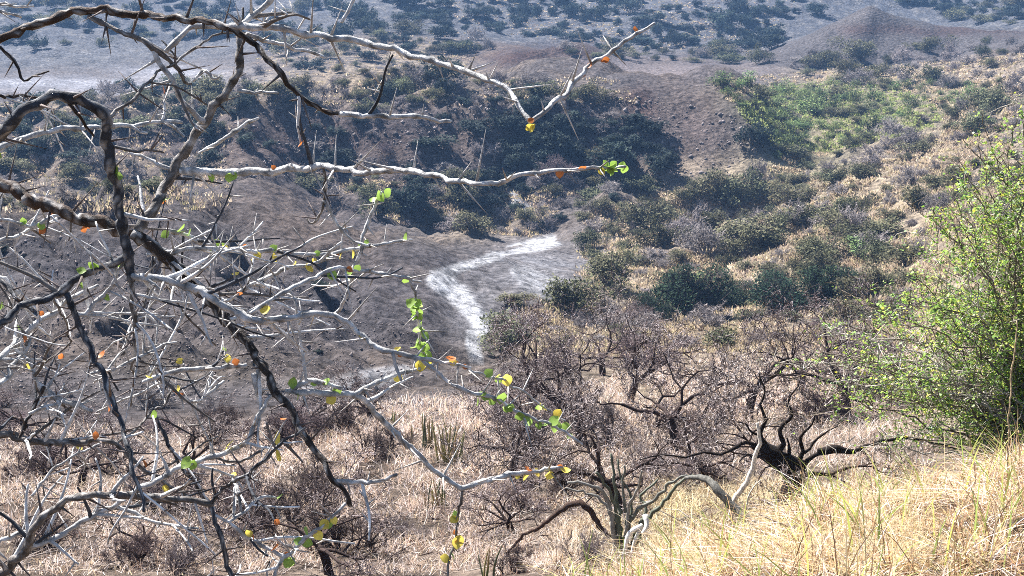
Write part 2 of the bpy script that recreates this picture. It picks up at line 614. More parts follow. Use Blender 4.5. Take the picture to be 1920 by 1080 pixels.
def soil_colours():
    V = np.stack([gx, gy, gz], -1)
    PX, PY = proj(V)
    r = np.hypot(gx, gy)
    f1 = fbm(gx * .12, gy * .12, 71, 5)
    f2 = fbm(gx * .4, gy * .4, 83, 4)
    PX = PX + 22 * fbm(gx * .1, gy * .1, 101, 4)
    PY = PY + 14 * fbm(gx * .1, gy * .1, 111, 4)
    purple = np.array([.160, .147, .158])
    brown = np.array([.19, .155, .138])
    tan = np.array([.60, .485, .35])
    straw = np.array([.36, .25, .16])
    white = np.array([.72, .725, .76])
    grey = np.array([.30, .30, .325])
    red = np.array([.22, .125, .105])
    olive = np.array([.32, .31, .17])
    c = purple + (brown - purple) * sstep(-.3, .4, f1)[..., None]
    def mix(c, col, m):
        m = np.clip(m, 0, 1)[..., None]
        return c * (1 - m) + col * m
    # tan grassy slope right of the stream
    m = sstep(1080, 1240, PX + (PY - 480) * .2) * sstep(250, 330, PY) * (r < 190)
    m = np.maximum(m, blob(PX, PY, 1300, 400, 160, 80) * .9)
    m = np.maximum(m, sstep(1420, 1560, PX) * sstep(90, 130, PY) * .75)
    c = mix(c, tan, m * (.55 + .45 * sstep(-.25, .3, f2)))
    # mesa top, terraces
    c = mix(c, tan, np.maximum(blob(PX, PY, 650, 158, 300, 22), blob(PX, PY, 330, 195, 250, 18)) * sstep(-.4, .3, f2) * .8)
    c = mix(c, tan * .95, blob(PX, PY, 720, 110, 170, 40) * sstep(-.3, .3, f2) * .8)
    c = mix(c, tan, blob(PX, PY, 200, 320, 260, 26) * .7 * sstep(-.4, .3, f2))
    c = mix(c, tan, blob(PX, PY, 880, 420, 100, 30) * .7)
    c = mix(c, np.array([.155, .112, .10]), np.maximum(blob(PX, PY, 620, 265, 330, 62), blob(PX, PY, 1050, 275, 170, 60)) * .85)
    # green gully
    c = mix(c, olive, np.maximum(blob(PX, PY, 1570, 205, 260, 50, 0), blob(PX, PY, 1500, 285, 110, 70)) * (.6 + .5 * f2))
    # far hillside
    far = sstep(265, 300, r)
    c = mix(c, np.array([.150, .155, .178]) + (np.array([.34, .31, .26]) - .155) * sstep(-.1, .5, f2)[..., None] * .7, far)
    # pale pan on the left, pale flats
    pan = np.maximum(blob(PX, PY, 120, 158, 330, 16), blob(PX, PY, 330, 138, 110, 14))
    c = mix(c, np.array([.52, .53, .60]), pan * (r > 200) * (.75 + .3 * f2))
    c = mix(c, grey * .8, blob(PX, PY, 150, 95, 330, 30) * (r > 200) * .5)
    c = mix(c, np.array([.33, .28, .275]), blob(PX, PY, 1290, 137, 190, 17) * (r > 195))
    c = mix(c, np.array([.33, .28, .275]), blob(PX, PY, 1120, 120, 90, 22) * (r > 215))
    # bare conical spur and butte
    c = mix(c, np.array([.20, .155, .145]), blob(PX, PY, 1290, 225, 95, 90, 20) * .9)
    c = mix(c, red, blob(PX, PY, 1195, 195, 30, 30) * .7)
    bt = sstep(1400, 1480, PX) * (r > 238) * (r < 280) * (PY < 128)
    c = mix(c, np.array([.155, .142, .145]), bt * .97)
    c = mix(c, red * .55, .6 * bt * np.exp(-((PY - 57) / 9) ** 2) * sstep(1550, 1600, PX))
    c = mix(c, red * .5, np.maximum(blob(PX, PY, 980, 108, 80, 20), blob(PX, PY, 1070, 96, 60, 14)) * (r > 225) * .95)
    # left slopes: bare brown
    c = mix(c, np.array([.21, .165, .145]), blob(PX, PY, 560, 410, 160, 60, 25) * .7)
    c = mix(c, np.array([.30, .25, .20]), blob(PX, PY, 330, 690, 170, 40) * .45)
    # pinkish dry grass below, straw bank
    c = mix(c, np.array([.30, .235, .19]) * (1 + .6 * f2[..., None]), sstep(760, 850, PY) * sstep(60, 30, r))
    c = mix(c, straw, sstep(11, 8, r))
    c = mix(c, np.array([.40, .32, .24]), blob(PX, PY, 1250, 690, 300, 60) * .8)
    # pale stream wash
    bedm = np.zeros(r.shape)
    f3 = fbm(gx * .9, gy * .9, 87, 3)
    for s, wgt in (("890,668,15 885,640,17 902,605,18 868,560,19 815,525,21 850,500,10 905,487,7 950,474,8 985,462,12 1035,447,12", 1.0),
              ("1100,556,8 1040,545,18 985,520,20 960,508,10", .5),
              ("1000,400,6 965,380,9 955,350,7", .7),
              ("560,722,10 610,722,16 660,716,19 730,700,17 760,690,8", .62)):
        P = poly_px(s)
        q = seg_dist(PX, PY, P, True)
        bedm = np.maximum(bedm, sstep(1.2, .65, q + .28 * f2 + .3 * f3) * wgt)
    bedm2 = np.maximum(blob(PX, PY, 1010, 512, 100, 58) * .85, blob(PX, PY, 900, 570, 60, 70) * .6)
    bedm2 = np.maximum(bedm2, blob(PX, PY, 470, 390 - 400, 1, 1))
    c = mix(c, np.array([.44, .44, .475]), bedm2 * (.85 + .5 * f2))
    c = mix(c, white * (1 + .3 * f3[..., None]), bedm * (.88 + .3 * f2 + .3 * f3))
    c = c * (1 + .25 * f2 + .18 * f1)[..., None]
    return np.clip(c * .47, .010, .8), bedm, bt


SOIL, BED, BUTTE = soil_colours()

V = np.stack([gx, gy, gz], -1).reshape(-1, 3)
idx = np.arange(nr * nth).reshape(nr, nth)
jn = np.roll(idx, -1, axis=1)
Q = np.stack([idx[:-1], jn[:-1], jn[1:], idx[1:]], -1)
Q = Q[..., ::-1].reshape(-1, 4)
bm = (BED[:-1] > .5).ravel()
bt = (BUTTE[:-1] > .5).ravel()
fr = (np.hypot(gx, gy)[:-1] > 285).ravel() & ~bt
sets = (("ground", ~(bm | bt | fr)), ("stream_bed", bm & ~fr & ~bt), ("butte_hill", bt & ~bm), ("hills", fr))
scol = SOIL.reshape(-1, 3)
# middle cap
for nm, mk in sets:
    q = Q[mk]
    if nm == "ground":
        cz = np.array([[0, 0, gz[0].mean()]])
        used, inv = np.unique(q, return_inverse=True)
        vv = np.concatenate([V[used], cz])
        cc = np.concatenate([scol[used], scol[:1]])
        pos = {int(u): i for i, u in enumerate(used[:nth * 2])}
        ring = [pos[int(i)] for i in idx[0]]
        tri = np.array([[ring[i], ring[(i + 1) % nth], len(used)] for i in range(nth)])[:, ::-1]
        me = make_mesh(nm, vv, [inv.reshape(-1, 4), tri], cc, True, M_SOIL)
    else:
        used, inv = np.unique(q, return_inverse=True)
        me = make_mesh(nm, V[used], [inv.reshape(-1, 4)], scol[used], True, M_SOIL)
    link(nm, me, kind="structure")

# ------------------------------------------------------------------ bush prototypes (unit radius, base at z = 0)
def leafy_bush(seed, n, size, col, dark, stems=18, squash=0.85):
    g = np.random.default_rng(seed)
    k = 16
    cen = g.normal(size=(k, 3)) * (.45, .45, .28)
    cen[:, 2] = np.abs(cen[:, 2]) * 1.3 + .3
    rad = g.uniform(.28, .5, k)
    w = rad ** 2
    which = g.choice(k, n, p=w / w.sum())
    d = rand_dirs(n, .35, g)
    rr = rad[which] * np.clip(g.normal(.85, .22, n), .1, 1.35)
    P = cen[which] + d * rr[:, None] * (1, 1, squash)
    P[:, 2] = np.abs(P[:, 2]) + .02
    c = np.array(col) + (np.array(dark) - np.array(col)) * g.random((n, 1)) ** .8
    c = c * g.uniform(.75, 1.25, (k, 1))[which]
    a = Acc()
    leaves(a, P, size * g.uniform(.6, 1.4, n), c, .2, g)
    # twigs among the leaves
    m = n // 6
    i = g.choice(n, m)
    e = P[i] + rand_dirs(m, .8, g) * .12
    prisms(a, P[i] * (.8, .8, .75), e, np.full(m, .008), np.full(m, .004), np.array((.12, .10, .09)))
    b = Acc()
    end = cen[g.choice(k, stems)] * g.uniform(.8, 1.1, (stems, 1))
    mid = end * (.45, .45, .55) + g.normal(size=(stems, 3)) * .05
    st = g.normal(size=(stems, 3)) * (.07, .07, 0)
    st[:, 2] = -.06
    prisms(b, st, mid, np.full(stems, .04), np.full(stems, .028), np.array((.10, .085, .075)), 5)
    prisms(b, mid, end, np.full(stems, .028), np.full(stems, .012), np.array((.10, .085, .075)), 5)
    return a, b


def branch_segments(g, starts, depth, length, rad, spread=.6, shrink=.72, kids=(2, 4), up=.15, kink=.35, segs=3):
    """recursive crooked branching; returns lists of P0,P1,R0,R1,level"""
    out = []
    P, D, L, Rr = starts
    for lev in range(depth):
        m = len(P)
        cur, d, rcur = P, D, Rr
        nodes, dirs, rads = [], [], []
        for s in range(segs):
            d = d + g.normal(size=(m, 3)) * kink
            d[:, 2] += up * .3
            d /= np.linalg.norm(d, axis=1, keepdims=True)
            nx = cur + d * (L / segs)[:, None]
            r1 = rcur * .82
            out.append((cur, nx, rcur, r1, np.full(m, lev)))
            nodes.append(nx)
            dirs.append(d)
            rads.append(r1)
            cur, rcur = nx, r1
        if lev == depth - 1:
            break
        NP, ND, NR, NL = [], [], [], []
        for i in range(m):
            k = g.integers(kids[0], kids[1] + 1)
            for j in range(k):
                s = g.integers(max(0, segs - 2), segs) if j else segs - 1
                v = g.normal(size=3)
                v -= dirs[s][i] * (v @ dirs[s][i])
                v /= np.linalg.norm(v) + 1e-9
                nd = dirs[s][i] + v * spread * g.uniform(.6, 1.5)
                nd[2] += up
                NP.append(nodes[s][i])
                ND.append(nd / np.linalg.norm(nd))
                NR.append(rads[s][i] * g.uniform(.6, .85))
                NL.append(L[i] * shrink * g.uniform(.65, 1.25))
        P, D, L, Rr = np.array(NP), np.array(ND), np.array(NL), np.array(NR)
    return [np.concatenate([o[i] for o in out]) for i in range(5)]


def bare_bush(seed, col, twig=.011, stems=14, depth=4):
    g = np.random.default_rng(seed)
    st = np.zeros((stems, 3))
    st[:, :2] = g.normal(size=(stems, 2)) * .07
    st[:, 2] = -.05
    ang = g.uniform(0, 2 * np.pi, stems)
    el = g.uniform(.25, 1.4, stems)
    d = np.stack([np.cos(ang) * np.cos(el), np.sin(ang) * np.cos(el), np.sin(el)], -1)
    S = branch_segments(g, (st, d, g.uniform(.4, .62, stems), np.full(stems, .032)), depth, .5, .03, .75, .62, (3, 4), .12, .22, 2)
    r0, r1 = np.maximum(S[2], twig), np.maximum(S[3], twig * .8)
    a, b = Acc(), Acc()
    thick = S[4] < 1
    c = np.array(col) * np.where(g.random((len(r0), 1)) < .3, 1.9, .8) * g.uniform(.6, 1.4, (len(r0), 1))  # brighter twigs carry a highlight painted into their colour
    z = S[0][:, 2] > -.2
    k = ~thick & z
    prisms(a, S[0][k], S[1][k], r0[k], r1[k], c[k], 3)
    prisms(b, S[0][thick], S[1][thick], r0[thick], r1[thick], c[thick] * .7, 5)
    # a few dead leaves and fine tips give the crown its haze of twigs
    m = 1500
    i = g.choice(np.nonzero(k)[0], m)
    p = S[1][i]
    q = p + rand_dirs(m, .4, g) * g.uniform(.08, .2, (m, 1))
    prisms(a, p, q, np.full(m, twig * .8), np.full(m, twig * .4), np.array(col) * g.uniform(.7, 1.5, (m, 1)), 3)
    return a, b


PROTO = {}
def proto(kind, builder, count, mat_a, mat_b):
    PROTO[kind] = []
    for i in range(count):
        a, b = builder(i)
        PROTO[kind].append((a.mesh("foliage", mat_a), b.mesh("stems", mat_b)))


proto("dark", lambda i: leafy_bush(100 + i, 1500, .17, (.055, .075, .06), (.013, .022, .022)), 4, M_SHRUB, M_TWIG)
proto("green", lambda i: leafy_bush(120 + i, 900, .12, (.24, .32, .12), (.05, .08, .035)), 4, M_SHRUB, M_TWIG)
proto("olive", lambda i: leafy_bush(140 + i, 2200, .12, (.215, .215, .12), (.045, .05, .03)), 4, M_SHRUB, M_TWIG)
proto("deep", lambda i: leafy_bush(160 + i, 7000, .075, (.05, .09, .05), (.010, .024, .014)), 3, M_SHRUB, M_TWIG)
proto("grey", lambda i: bare_bush(180 + i, (.25, .222, .215)), 5, M_TWIG, M_TWIG)
proto("thicket", lambda i: bare_bush(220 + i, ((.095, .07, .068), (.16, .13, .13), (.08, .058, .057))[i], .0040, 9, 5), 3, M_TWIG, M_TWIG)
proto("mauve", lambda i: bare_bush(200 + i, (.165, .125, .125), .008, 16), 3, M_TWIG, M_TWIG)

# ------------------------------------------------------------------ shrubs placed over the valley
LAND = [("the pointed butte", 1635, 50), ("the conical spur", 1290, 220), ("the pale stream bend", 830, 520), ("the red eroded bank", 1020, 105),
        ("the pale flat pan", 150, 150), ("the dark mesa face", 760, 255), ("the green gully", 1570, 215), ("the green thicket", 1400, 530),
        ("the brown knoll", 840, 455), ("the cut bank", 500, 410), ("the bare slope", 350, 590), ("the right hillside", 1750, 330)]
NUM = "zero one two three four five six seven eight nine ten eleven twelve thirteen fourteen fifteen sixteen seventeen eighteen nineteen twenty".split()
ORD = "first second third fourth fifth sixth seventh eighth ninth tenth eleventh twelfth thirteenth fourteenth fifteenth sixteenth seventeenth eighteenth nineteenth twentieth".split()
LOOK = {"dark": ("dark_shrub", "shrub", "bluish green shrub"), "green": ("green_shrub", "shrub", "leafy green shrub"),
        "olive": ("olive_bush", "bush", "dry olive bush"), "grey": ("bare_bush", "bush", "grey twiggy bush"),
        "mauve": ("bare_bush", "bush", "purplish twiggy bush"), "deep": ("evergreen_bush", "bush", "deep green rounded bush")}
placed = []


def inside(poly, x, y):
    c = np.zeros(x.shape, bool)
    j = len(poly) - 1
    for i in range(len(poly)):
        xi, yi = poly[i]
        xj, yj = poly[j]
        with np.errstate(divide='ignore', invalid='ignore'):
            c ^= ((yi > y) != (yj > y)) & (x < (xj - xi) * (y - yi) / (yj - yi) + xi)
        j = i
    return c


def sample_poly(poly, count, gap, g, avoid=()):
    lo, hi = poly.min(0), poly.max(0)
    out = []
    for _ in range(count * 40):
        p = lo + (hi - lo) * g.random(2)
        if not inside(poly, p[:1], p[1:])[0]:
            continue
        if any((p[0] - q[0]) ** 2 + ((p[1] - q[1]) * 1.8) ** 2 < gap ** 2 for q in out):
            continue
        if any(blob(p[0], p[1], *a) > .45 for a in avoid):
            continue
        out.append(p)
        if len(out) >= count:
            break
    return np.array(out)


BARE = [(1290, 215, 110, 75, 20), (1290, 137, 190, 20, 0), (1010, 510, 110, 70, 0), (860, 560, 60, 90, 0), (980, 460, 90, 22, -15), (980, 110, 100, 25, 0),
        (1600, 70, 150, 45, 0), (150, 150, 250, 22, 0), (850, 460, 110, 22, 10)]


def shrub(kind, px, py, wpx, tall=1.0, detail=False):
    placed.append((kind, float(px), float(py), float(wpx), float(tall), detail))


def zone(poly, count, sizes, kinds, gap, seed, avoid=BARE, tall=(.75, 1.1)):
    g = np.random.default_rng(seed)
    P = sample_poly(poly_px(poly), count, gap, g, avoid)
    ks, ws = list(kinds), np.array(list(kinds.values()), float)
    for p in P:
        s = sizes[0] * .8 + (sizes[1] * 1.2 - sizes[0] * .8) * g.random() ** 2
        shrub(ks[g.choice(len(ks), p=ws / ws.sum())], p[0], p[1], s, g.uniform(*tall))


zone("560,0 1500,0 1560,30 1450,100 1150,95 900,60 640,60", 125, (20, 44), {"dark": 1}, 21, 1)
zone("0,0 560,0 600,60 400,80 0,95", 55, (22, 46), {"dark": 3, "olive": 1}, 22, 2)
zone("1680,0 1920,0 1920,50 1800,42", 26, (22, 42), {"dark": 1, "olive": .5}, 18, 3)
zone("860,85 1440,100 1440,122 1100,112 860,100", 26, (22, 44), {"grey": 1, "olive": 1, "dark": .5}, 20, 4)
zone("480,60 900,60 900,135 480,140", 55, (22, 48), {"olive": 1.4, "grey": 1, "dark": 1}, 24, 5)
zone("230,165 950,145 1150,165 1120,195 450,195 150,205", 75, (30, 60), {"olive": 1.2, "grey": 1.4, "dark": .7}, 20, 6)
zone("440,190 900,185 1230,210 1240,340 1100,350 780,340 560,320 430,260", 70, (24, 62), {"dark": 1.2, "grey": 1.0, "mauve": .5, "olive": .3}, 24, 7)
zone("930,240 1220,230 1250,340 960,340", 30, (34, 70), {"dark": 1}, 26, 71)
zone("0,190 430,200 440,330 0,330", 55, (28, 60), {"grey": 1.2, "dark": 1, "olive": .7}, 30, 8)
zone("0,300 330,320 400,345 0,400", 18, (30, 56), {"grey": 1, "olive": 1}, 34, 9)
zone("560,330 1230,350 1080,420 1000,440 760,425 600,380", 62, (30, 66), {"grey": 1.2, "olive": 1.2, "dark": .6}, 26, 10)
zone("1330,160 1500,165 1780,160 1830,190 1640,250 1500,300 1450,300 1440,230 1380,190", 90, (24, 52), {"green": 3, "olive": .7}, 21, 11)
zone("1480,105 1920,75 1920,170 1760,165 1500,155", 48, (26, 56), {"grey": 1.3, "olive": .8}, 28, 12)
zone("1500,290 1640,250 1840,190 1920,180 1920,440 1600,440 1450,330", 85, (28, 64), {"grey": 1.5, "olive": 1.3, "mauve": .2}, 32, 13)
zone("1160,400 1450,320 1620,420 1760,460 1700,600 1480,600 1200,560 1090,520 1090,440", 105, (40, 80), {"grey": 1.1, "olive": 1.8, "green": .25}, 34, 14)
zone("1000,590 1250,570 1500,600 1700,600 1700,660 1300,660 930,660", 34, (44, 90), {"olive": 1.2, "grey": 1, "mauve": 1}, 40, 15)
zone("0,420 330,480 600,520 780,600 760,700 400,720 0,700", 26, (16, 40), {"grey": 1, "dark": .6}, 60, 16)
zone("0,740 500,740 700,760 640,840 0,860", 16, (60, 120), {"grey": 1, "mauve": 1}, 70, 17, avoid=())
# the ones that single themselves out
for k, x, y, wd, tl in (("deep", 1275, 588, 150, 1.0), ("deep", 1370, 570, 84, .9), ("deep", 1225, 590, 70, .8), ("deep", 1475, 590, 118, 1.05), ("deep", 1575, 560, 104, 1.05), ("mauve", 1190, 690, 140, 1.0), ("olive", 890, 440, 84, .8), ("grey", 1030, 425, 44, 1.0),
                        ("dark", 1420, 275, 60, 1.2), ("grey", 1495, 420, 90, .9), ("olive", 1400, 455, 100, .8), ("grey", 1640, 470, 100, .9), ("olive", 960, 570, 60, .6), ("grey", 1100, 620, 80, .7)):
    shrub(k, x, y, wd, tl, True)

placed.sort(key=lambda s: s[2])
GP = ground_at([s[1] for s in placed], [s[2] for s in placed])
rows = []
for s, p in zip(placed, GP):
    kind, px, py, wpx, tall, det = s
    dist = math.sqrt(float((p ** 2).sum()))
    rad = wpx * dist / FPX * .5 * .95
    best = min(LAND, key=lambda l: (l[1] - px) ** 2 + ((l[2] - py) * 1.7) ** 2)
    dx, dy = px - best[1], (py - best[2]) * 1.7
    rr = math.hypot(dx, dy)
    if abs(dx) > abs(dy) * 1.2:
        way = "left of" if dx < 0 else "right of"
    else:
        way = "above" if dy < 0 else "below"
    if rr < 45:
        way = "on"
    reach = "" if rr < 45 else ("just " if rr < 130 else ("" if rr < 260 else "well "))
    size = "small" if wpx < 36 else ("medium" if wpx < 58 else "large")
    rows.append((kind, s, p, rad, best[0], way, reach, size, det))
buckets = {}
for i, r_ in enumerate(rows):
    buckets.setdefault((r_[0], r_[7], r_[6], r_[5], r_[4]), []).append(i)
LABEL = {}
for (kind, size, reach, way, land), ids in buckets.items():
    ids.sort(key=lambda i: rows[i][1][1])
    look = LOOK[kind][2]
    for k, i in enumerate(ids):
        if len(ids) == 1:
            LABEL[i] = f"{size} {look} {reach}{way} {land}"
        elif len(ids) <= 20:
            pl = look[:-4] + "bushes" if look.endswith("bush") else look + "s"
            LABEL[i] = f"{ORD[k]} from left of {NUM[len(ids)]} {size} {pl} {reach}{way} {land}"
        else:
            LABEL[i] = f"{size} {look} {reach}{way} {land}"
SPECIAL = {(1275, 588): "largest deep green rounded bush with dark shaded underside at the valley edge",
           (1475, 590): "fourth from left of five deep green bushes along the valley edge",
           (1575, 560): "deep green tall bush nearest the leafy thorn shrub",
           (1190, 690): "dark purple ball of bare twigs standing below the stream fork",
           (890, 440): "tan and olive bush behind the brown knoll",
           (1420, 275): "dark shrub on the shaded right end of the conical spur"}
g = np.random.default_rng(99)
for i, (kind, s, p, rad, land, way, reach, size, det) in enumerate(rows):
    nm, cat, look = LOOK[kind]
    fo, st = PROTO[kind][g.integers(len(PROTO[kind]))]
    lab = SPECIAL.get((int(s[1]), int(s[2])), LABEL[i])
    big = det or s[3] > 60
    grp = {"dark": "dark shrubs of the far slopes", "green": "green shrubs of the gully", "olive": "olive bushes of the valley", "grey": "bare bushes of the valley", "mauve": "purplish bare bushes of the valley", "deep": "deep green bushes at the valley edge"}[kind]
    o = link(nm, fo, None, (p[0], p[1], p[2] - .04 * rad), label=lab, category=cat, group=grp)
    o.rotation_euler = (g.normal() * .06, g.normal() * .06, g.uniform(0, 6.283))
    o.scale = (rad * g.uniform(.75, 1.3), rad * g.uniform(.75, 1.3), rad * s[4] * (1 if det else g.uniform(.62, 1.3)))
    if big:
        link("stems", st, o)

# ------------------------------------------------------------------ stones and dry ground cover (beyond counting)
def scatter_px(polys, seed):
    g = np.random.default_rng(seed)
    out = []
    for poly, cnt in polys:
        P = poly_px(poly)
        lo, hi = P.min(0), P.max(0)
        q = lo + (hi - lo) * g.random((cnt * 3, 2))
        q = q[inside(P, q[:, 0], q[:, 1])][:cnt]
        out.append(q)
    q = np.concatenate(out)
    return ground_at(q[:, 0], q[:, 1]), q


def stones():
    g = np.random.default_rng(5)
    P, q = scatter_px((("900,170 1240,180 1250,340 1000,360 640,340 560,260", 3200), ("0,420 330,480 600,520 780,600 830,700 400,760 0,760", 3000),
                       ("1200,180 1400,220 1440,320 1250,360", 600), ("380,190 650,200 600,340 300,330", 900), ("1600,130 1920,110 1920,170 1700,160", 300)), 6)
    m = len(P)
    dist = np.linalg.norm(P, axis=1)
    s = dist / FPX * 1.5 * g.uniform(.6, 1.0, m) * (1 + 4.0 * g.random(m) ** 9)
    s = np.clip(s, .04, .9)
    octa = np.array([(1, 0, 0), (0, 1, 0), (-1, 0, 0), (0, -1, 0), (0, 0, .8), (0, 0, -.6)], float)
    tri = np.array([(0, 1, 4), (1, 2, 4), (2, 3, 4), (3, 0, 4), (1, 0, 5), (2, 1, 5), (3, 2, 5), (0, 3, 5)])
    V = octa[None] * s[:, None, None] * g.uniform(.6, 1.4, (m, 6, 1))
    a = g.uniform(0, 6.28, m)
    c, sn = np.cos(a), np.sin(a)
    V = np.stack([V[..., 0] * c[:, None] - V[..., 1] * sn[:, None], V[..., 0] * sn[:, None] + V[..., 1] * c[:, None], V[..., 2]], -1) + P[:, None]
    T = (np.arange(m)[:, None, None] * 6 + tri[None]).reshape(-1, 3)
    acc = Acc()
    col = np.array((.13, .11, .105)) * g.uniform(.45, 1.9, (m, 1))
    acc.add(V.reshape(-1, 3), tris=T, col=np.repeat(col, 6, axis=0))
    link("loose_stones", acc.mesh("loose_stones", M_STONE), kind="stuff", label="loose broken stones strewn over the mesa face and bare slopes", category="stones")


stones()


def blades(acc, P, hgt, wid, cols, g, lean=.5, seg=3):
    m = len(P)
    ang = g.uniform(0, 2 * np.pi, m)
    l = lean * g.random(m) ** .7
    d = np.stack([np.cos(ang), np.sin(ang), np.zeros(m)], -1)
    fa = g.uniform(0, 2 * np.pi, m)
    side = np.stack([np.cos(fa), np.sin(fa), np.zeros(m)], -1)
    V = []
    for k in range(seg + 1):
        t = k / seg
        c = P + d * (hgt * l * t ** 1.7)[:, None]
        c[:, 2] += hgt * t * (1 - .35 * l * t)
        wv = (wid * (1 - t) ** .7)[:, None] * .5 + 1e-5
        V.append(np.stack([c - side * wv, c + side * wv], 1))
    V = np.concatenate(V, 1)
    n = 2 * (seg + 1)
    q = np.array([[2 * k, 2 * k + 1, 2 * k + 3, 2 * k + 2] for k in range(seg)])
    Q = (np.arange(m)[:, None, None] * n + q[None]).reshape(-1, 4)
    acc.add(V.reshape(-1, 3), quads=Q, col=np.repeat(cols, n, axis=0))


def palette(g, m, cols, w):
    c = np.array(cols)[g.choice(len(cols), m, p=np.array(w) / sum(w))]
    return c * g.uniform(.75, 1.25, (m, 1))


def bank_grass():
    g = np.random.default_rng(12)
    m = 170000
    x = g.uniform(-.6, 5.2, m)
    y = g.uniform(4.6, 11.0, m)
    PX, PY = proj(np.stack([x, y, z_at(x, y) + .25], -1))
    lim = np.interp(x, [.1, .6, 1.1, 1.8, 2.6, 4], [7.6, 8.5, 9.5, 10.3, 10.7, 11]) + .5 + 3.4 * fbm(x * 1.1, y * 1.1, 5)
    clump = fbm(x * 3, y * 3, 77, 3)
    left = .32 + .4 * fbm(x * 2, y * 2, 6)
    k = (y < lim) & (x > left) & (PX < 2050) & (PY < 1250) & (clump > -.10 + .45 * g.random(m))
    x, y, clump = x[k], y[k], clump[k]
    P = np.stack([x, y, z_at(x, y) - .02], -1)
    m = len(P)
    tus = fbm(x * 2.2, y * 2.2, 177, 3)
    h = g.uniform(.10, .36, m) * (.85 + .7 * clump) * (1 + .5 * (g.random(m) < .04))
    c = palette(g, m, [(.70, .54, .30), (.76, .65, .44), (.58, .36, .17), (.62, .54, .20), (.36, .42, .12), (.84, .79, .70), (.32, .17, .09), (.10, .06, .04)], [4, 3, 2.6, 1.2, .5, 3.2, 2.0, 1.2])
    c = c * .90 * (1 + .9 * np.clip(tus, -.5, .5))[:, None] * (1 - np.clip(-tus, 0, .5)[:, None] * np.array((.0, .25, .5))) * (1.0, .98, 1.08)
    h = .74 * h * (1 + .9 * np.clip(tus, -.4, .6))
    a = Acc()
    blades(a, P, h, g.uniform(.003, .012, m), c, g, 2.6, 4)
    # tall stalks standing out of the stand
    s = g.choice(m, 900)
    blades(a, P[s], g.uniform(.25, .6, 900), g.uniform(.004, .009, 900), palette(g, 900, [(.66, .54, .32), (.46, .30, .15), (.22, .13, .08)], [1, 1, 1]), g, .7, 4)
    # seed heads
    s = g.choice(m, 3500)
    top = P[s] + np.stack([g.normal(size=3500) * .05, g.normal(size=3500) * .05, h[s] * g.uniform(.75, 1.0, 3500)], -1)
    leaves(a, top, g.uniform(.012, .035, 3500), palette(g, 3500, [(.75, .62, .42), (.66, .45, .26)], [1, 1]), 0, g, 2.6)
    # broad fresh blades here and there
    s = g.choice(m, 350)
    blades(a, P[s], g.uniform(.3, .55, 350), g.uniform(.012, .02, 350), palette(g, 350, [(.50, .55, .14), (.36, .46, .12)], [1, 1]), g, .8, 4)
    link("dry_grass", a.mesh("dry_grass", M_GRASS), kind="stuff", label="thick straw coloured dry grass with a few green blades on the near bank", category="grass")


bank_grass()


def slope_grass():
    g = np.random.default_rng(13)
    P, q = scatter_px((("0,860 400,860 700,770 1000,770 1450,740 1750,760 1750,1080 0,1080", 52000),
                       ("600,760 1000,740 1300,680 1700,640 1900,660 1900,780 1000,800 650,830", 30000), ("0,800 500,800 700,760 700,880 0,880", 6000), ("900,1080 1000,1000 1300,900 1500,880 1500,1080", 9000)), 14)
    cl = fbm(P[:, 0] * 1.3, P[:, 1] * 1.3, 31, 3)
    k = cl > -.24 + .45 * g.random(len(P))
    P, q = P[k], q[k]
    m = len(P)
    dist = np.linalg.norm(P, axis=1)
    h = g.uniform(.12, .34, m) * np.clip(dist / 16, .8, 1.3) * (.7 + .8 * np.clip(cl[k], 0, 1))
    c = palette(g, m, [(.62, .48, .38), (.72, .58, .48), (.46, .32, .22), (.62, .50, .32), (.82, .73, .69), (.22, .13, .10)], [4, 3, 2, 1.0, 3.2, 1.8])
    yl = sstep(950, 1300, q[:, 0]) * sstep(860, 960, q[:, 1])
    c = c * (1 - yl[:, None] * (1 - np.array((1.05, 1.08, .80))))
    a = Acc()
    blades(a, P, h, dist * .0005 * g.uniform(.7, 1.4, m), c, g, 1.7, 2)
    link("pink_grass", a.mesh("pink_grass", M_GRASS), kind="stuff", label="short pinkish dry grass carpeting the slope under the bare thorn trees", category="grass")


slope_grass()


def litter():
    g = np.random.default_rng(17)
    P, q = scatter_px((("0,880 400,870 700,790 1000,780 1450,760 1750,800 1400,1080 0,1080", 1100),), 18)
    m = len(P)
    d = rand_dirs(m, 0, g)
    d[:, 2] *= .25
    ln = g.uniform(.08, .38, m)[:, None]
    a = Acc()
    mid = P + d * ln * .5 + (0, 0, .05) + g.normal(size=(m, 3)) * .015
    r = g.uniform(.003, .009, m)
    c = palette(g, m, [(.10, .07, .06), (.24, .20, .18), (.40, .35, .31)], [3, 2, 1.4])
    prisms(a, P + (0, 0, .03), mid, r, r * .85, c, 4)
    prisms(a, mid, mid + (d + g.normal(size=(m, 3)) * .3) * ln * .5, r * .85, r * .4, c, 4)
    link("fallen_twigs", a.mesh("fallen_twigs", M_TWIG), kind="stuff", label="broken dead twigs littering the dry grass slope", category="twigs")


litter()


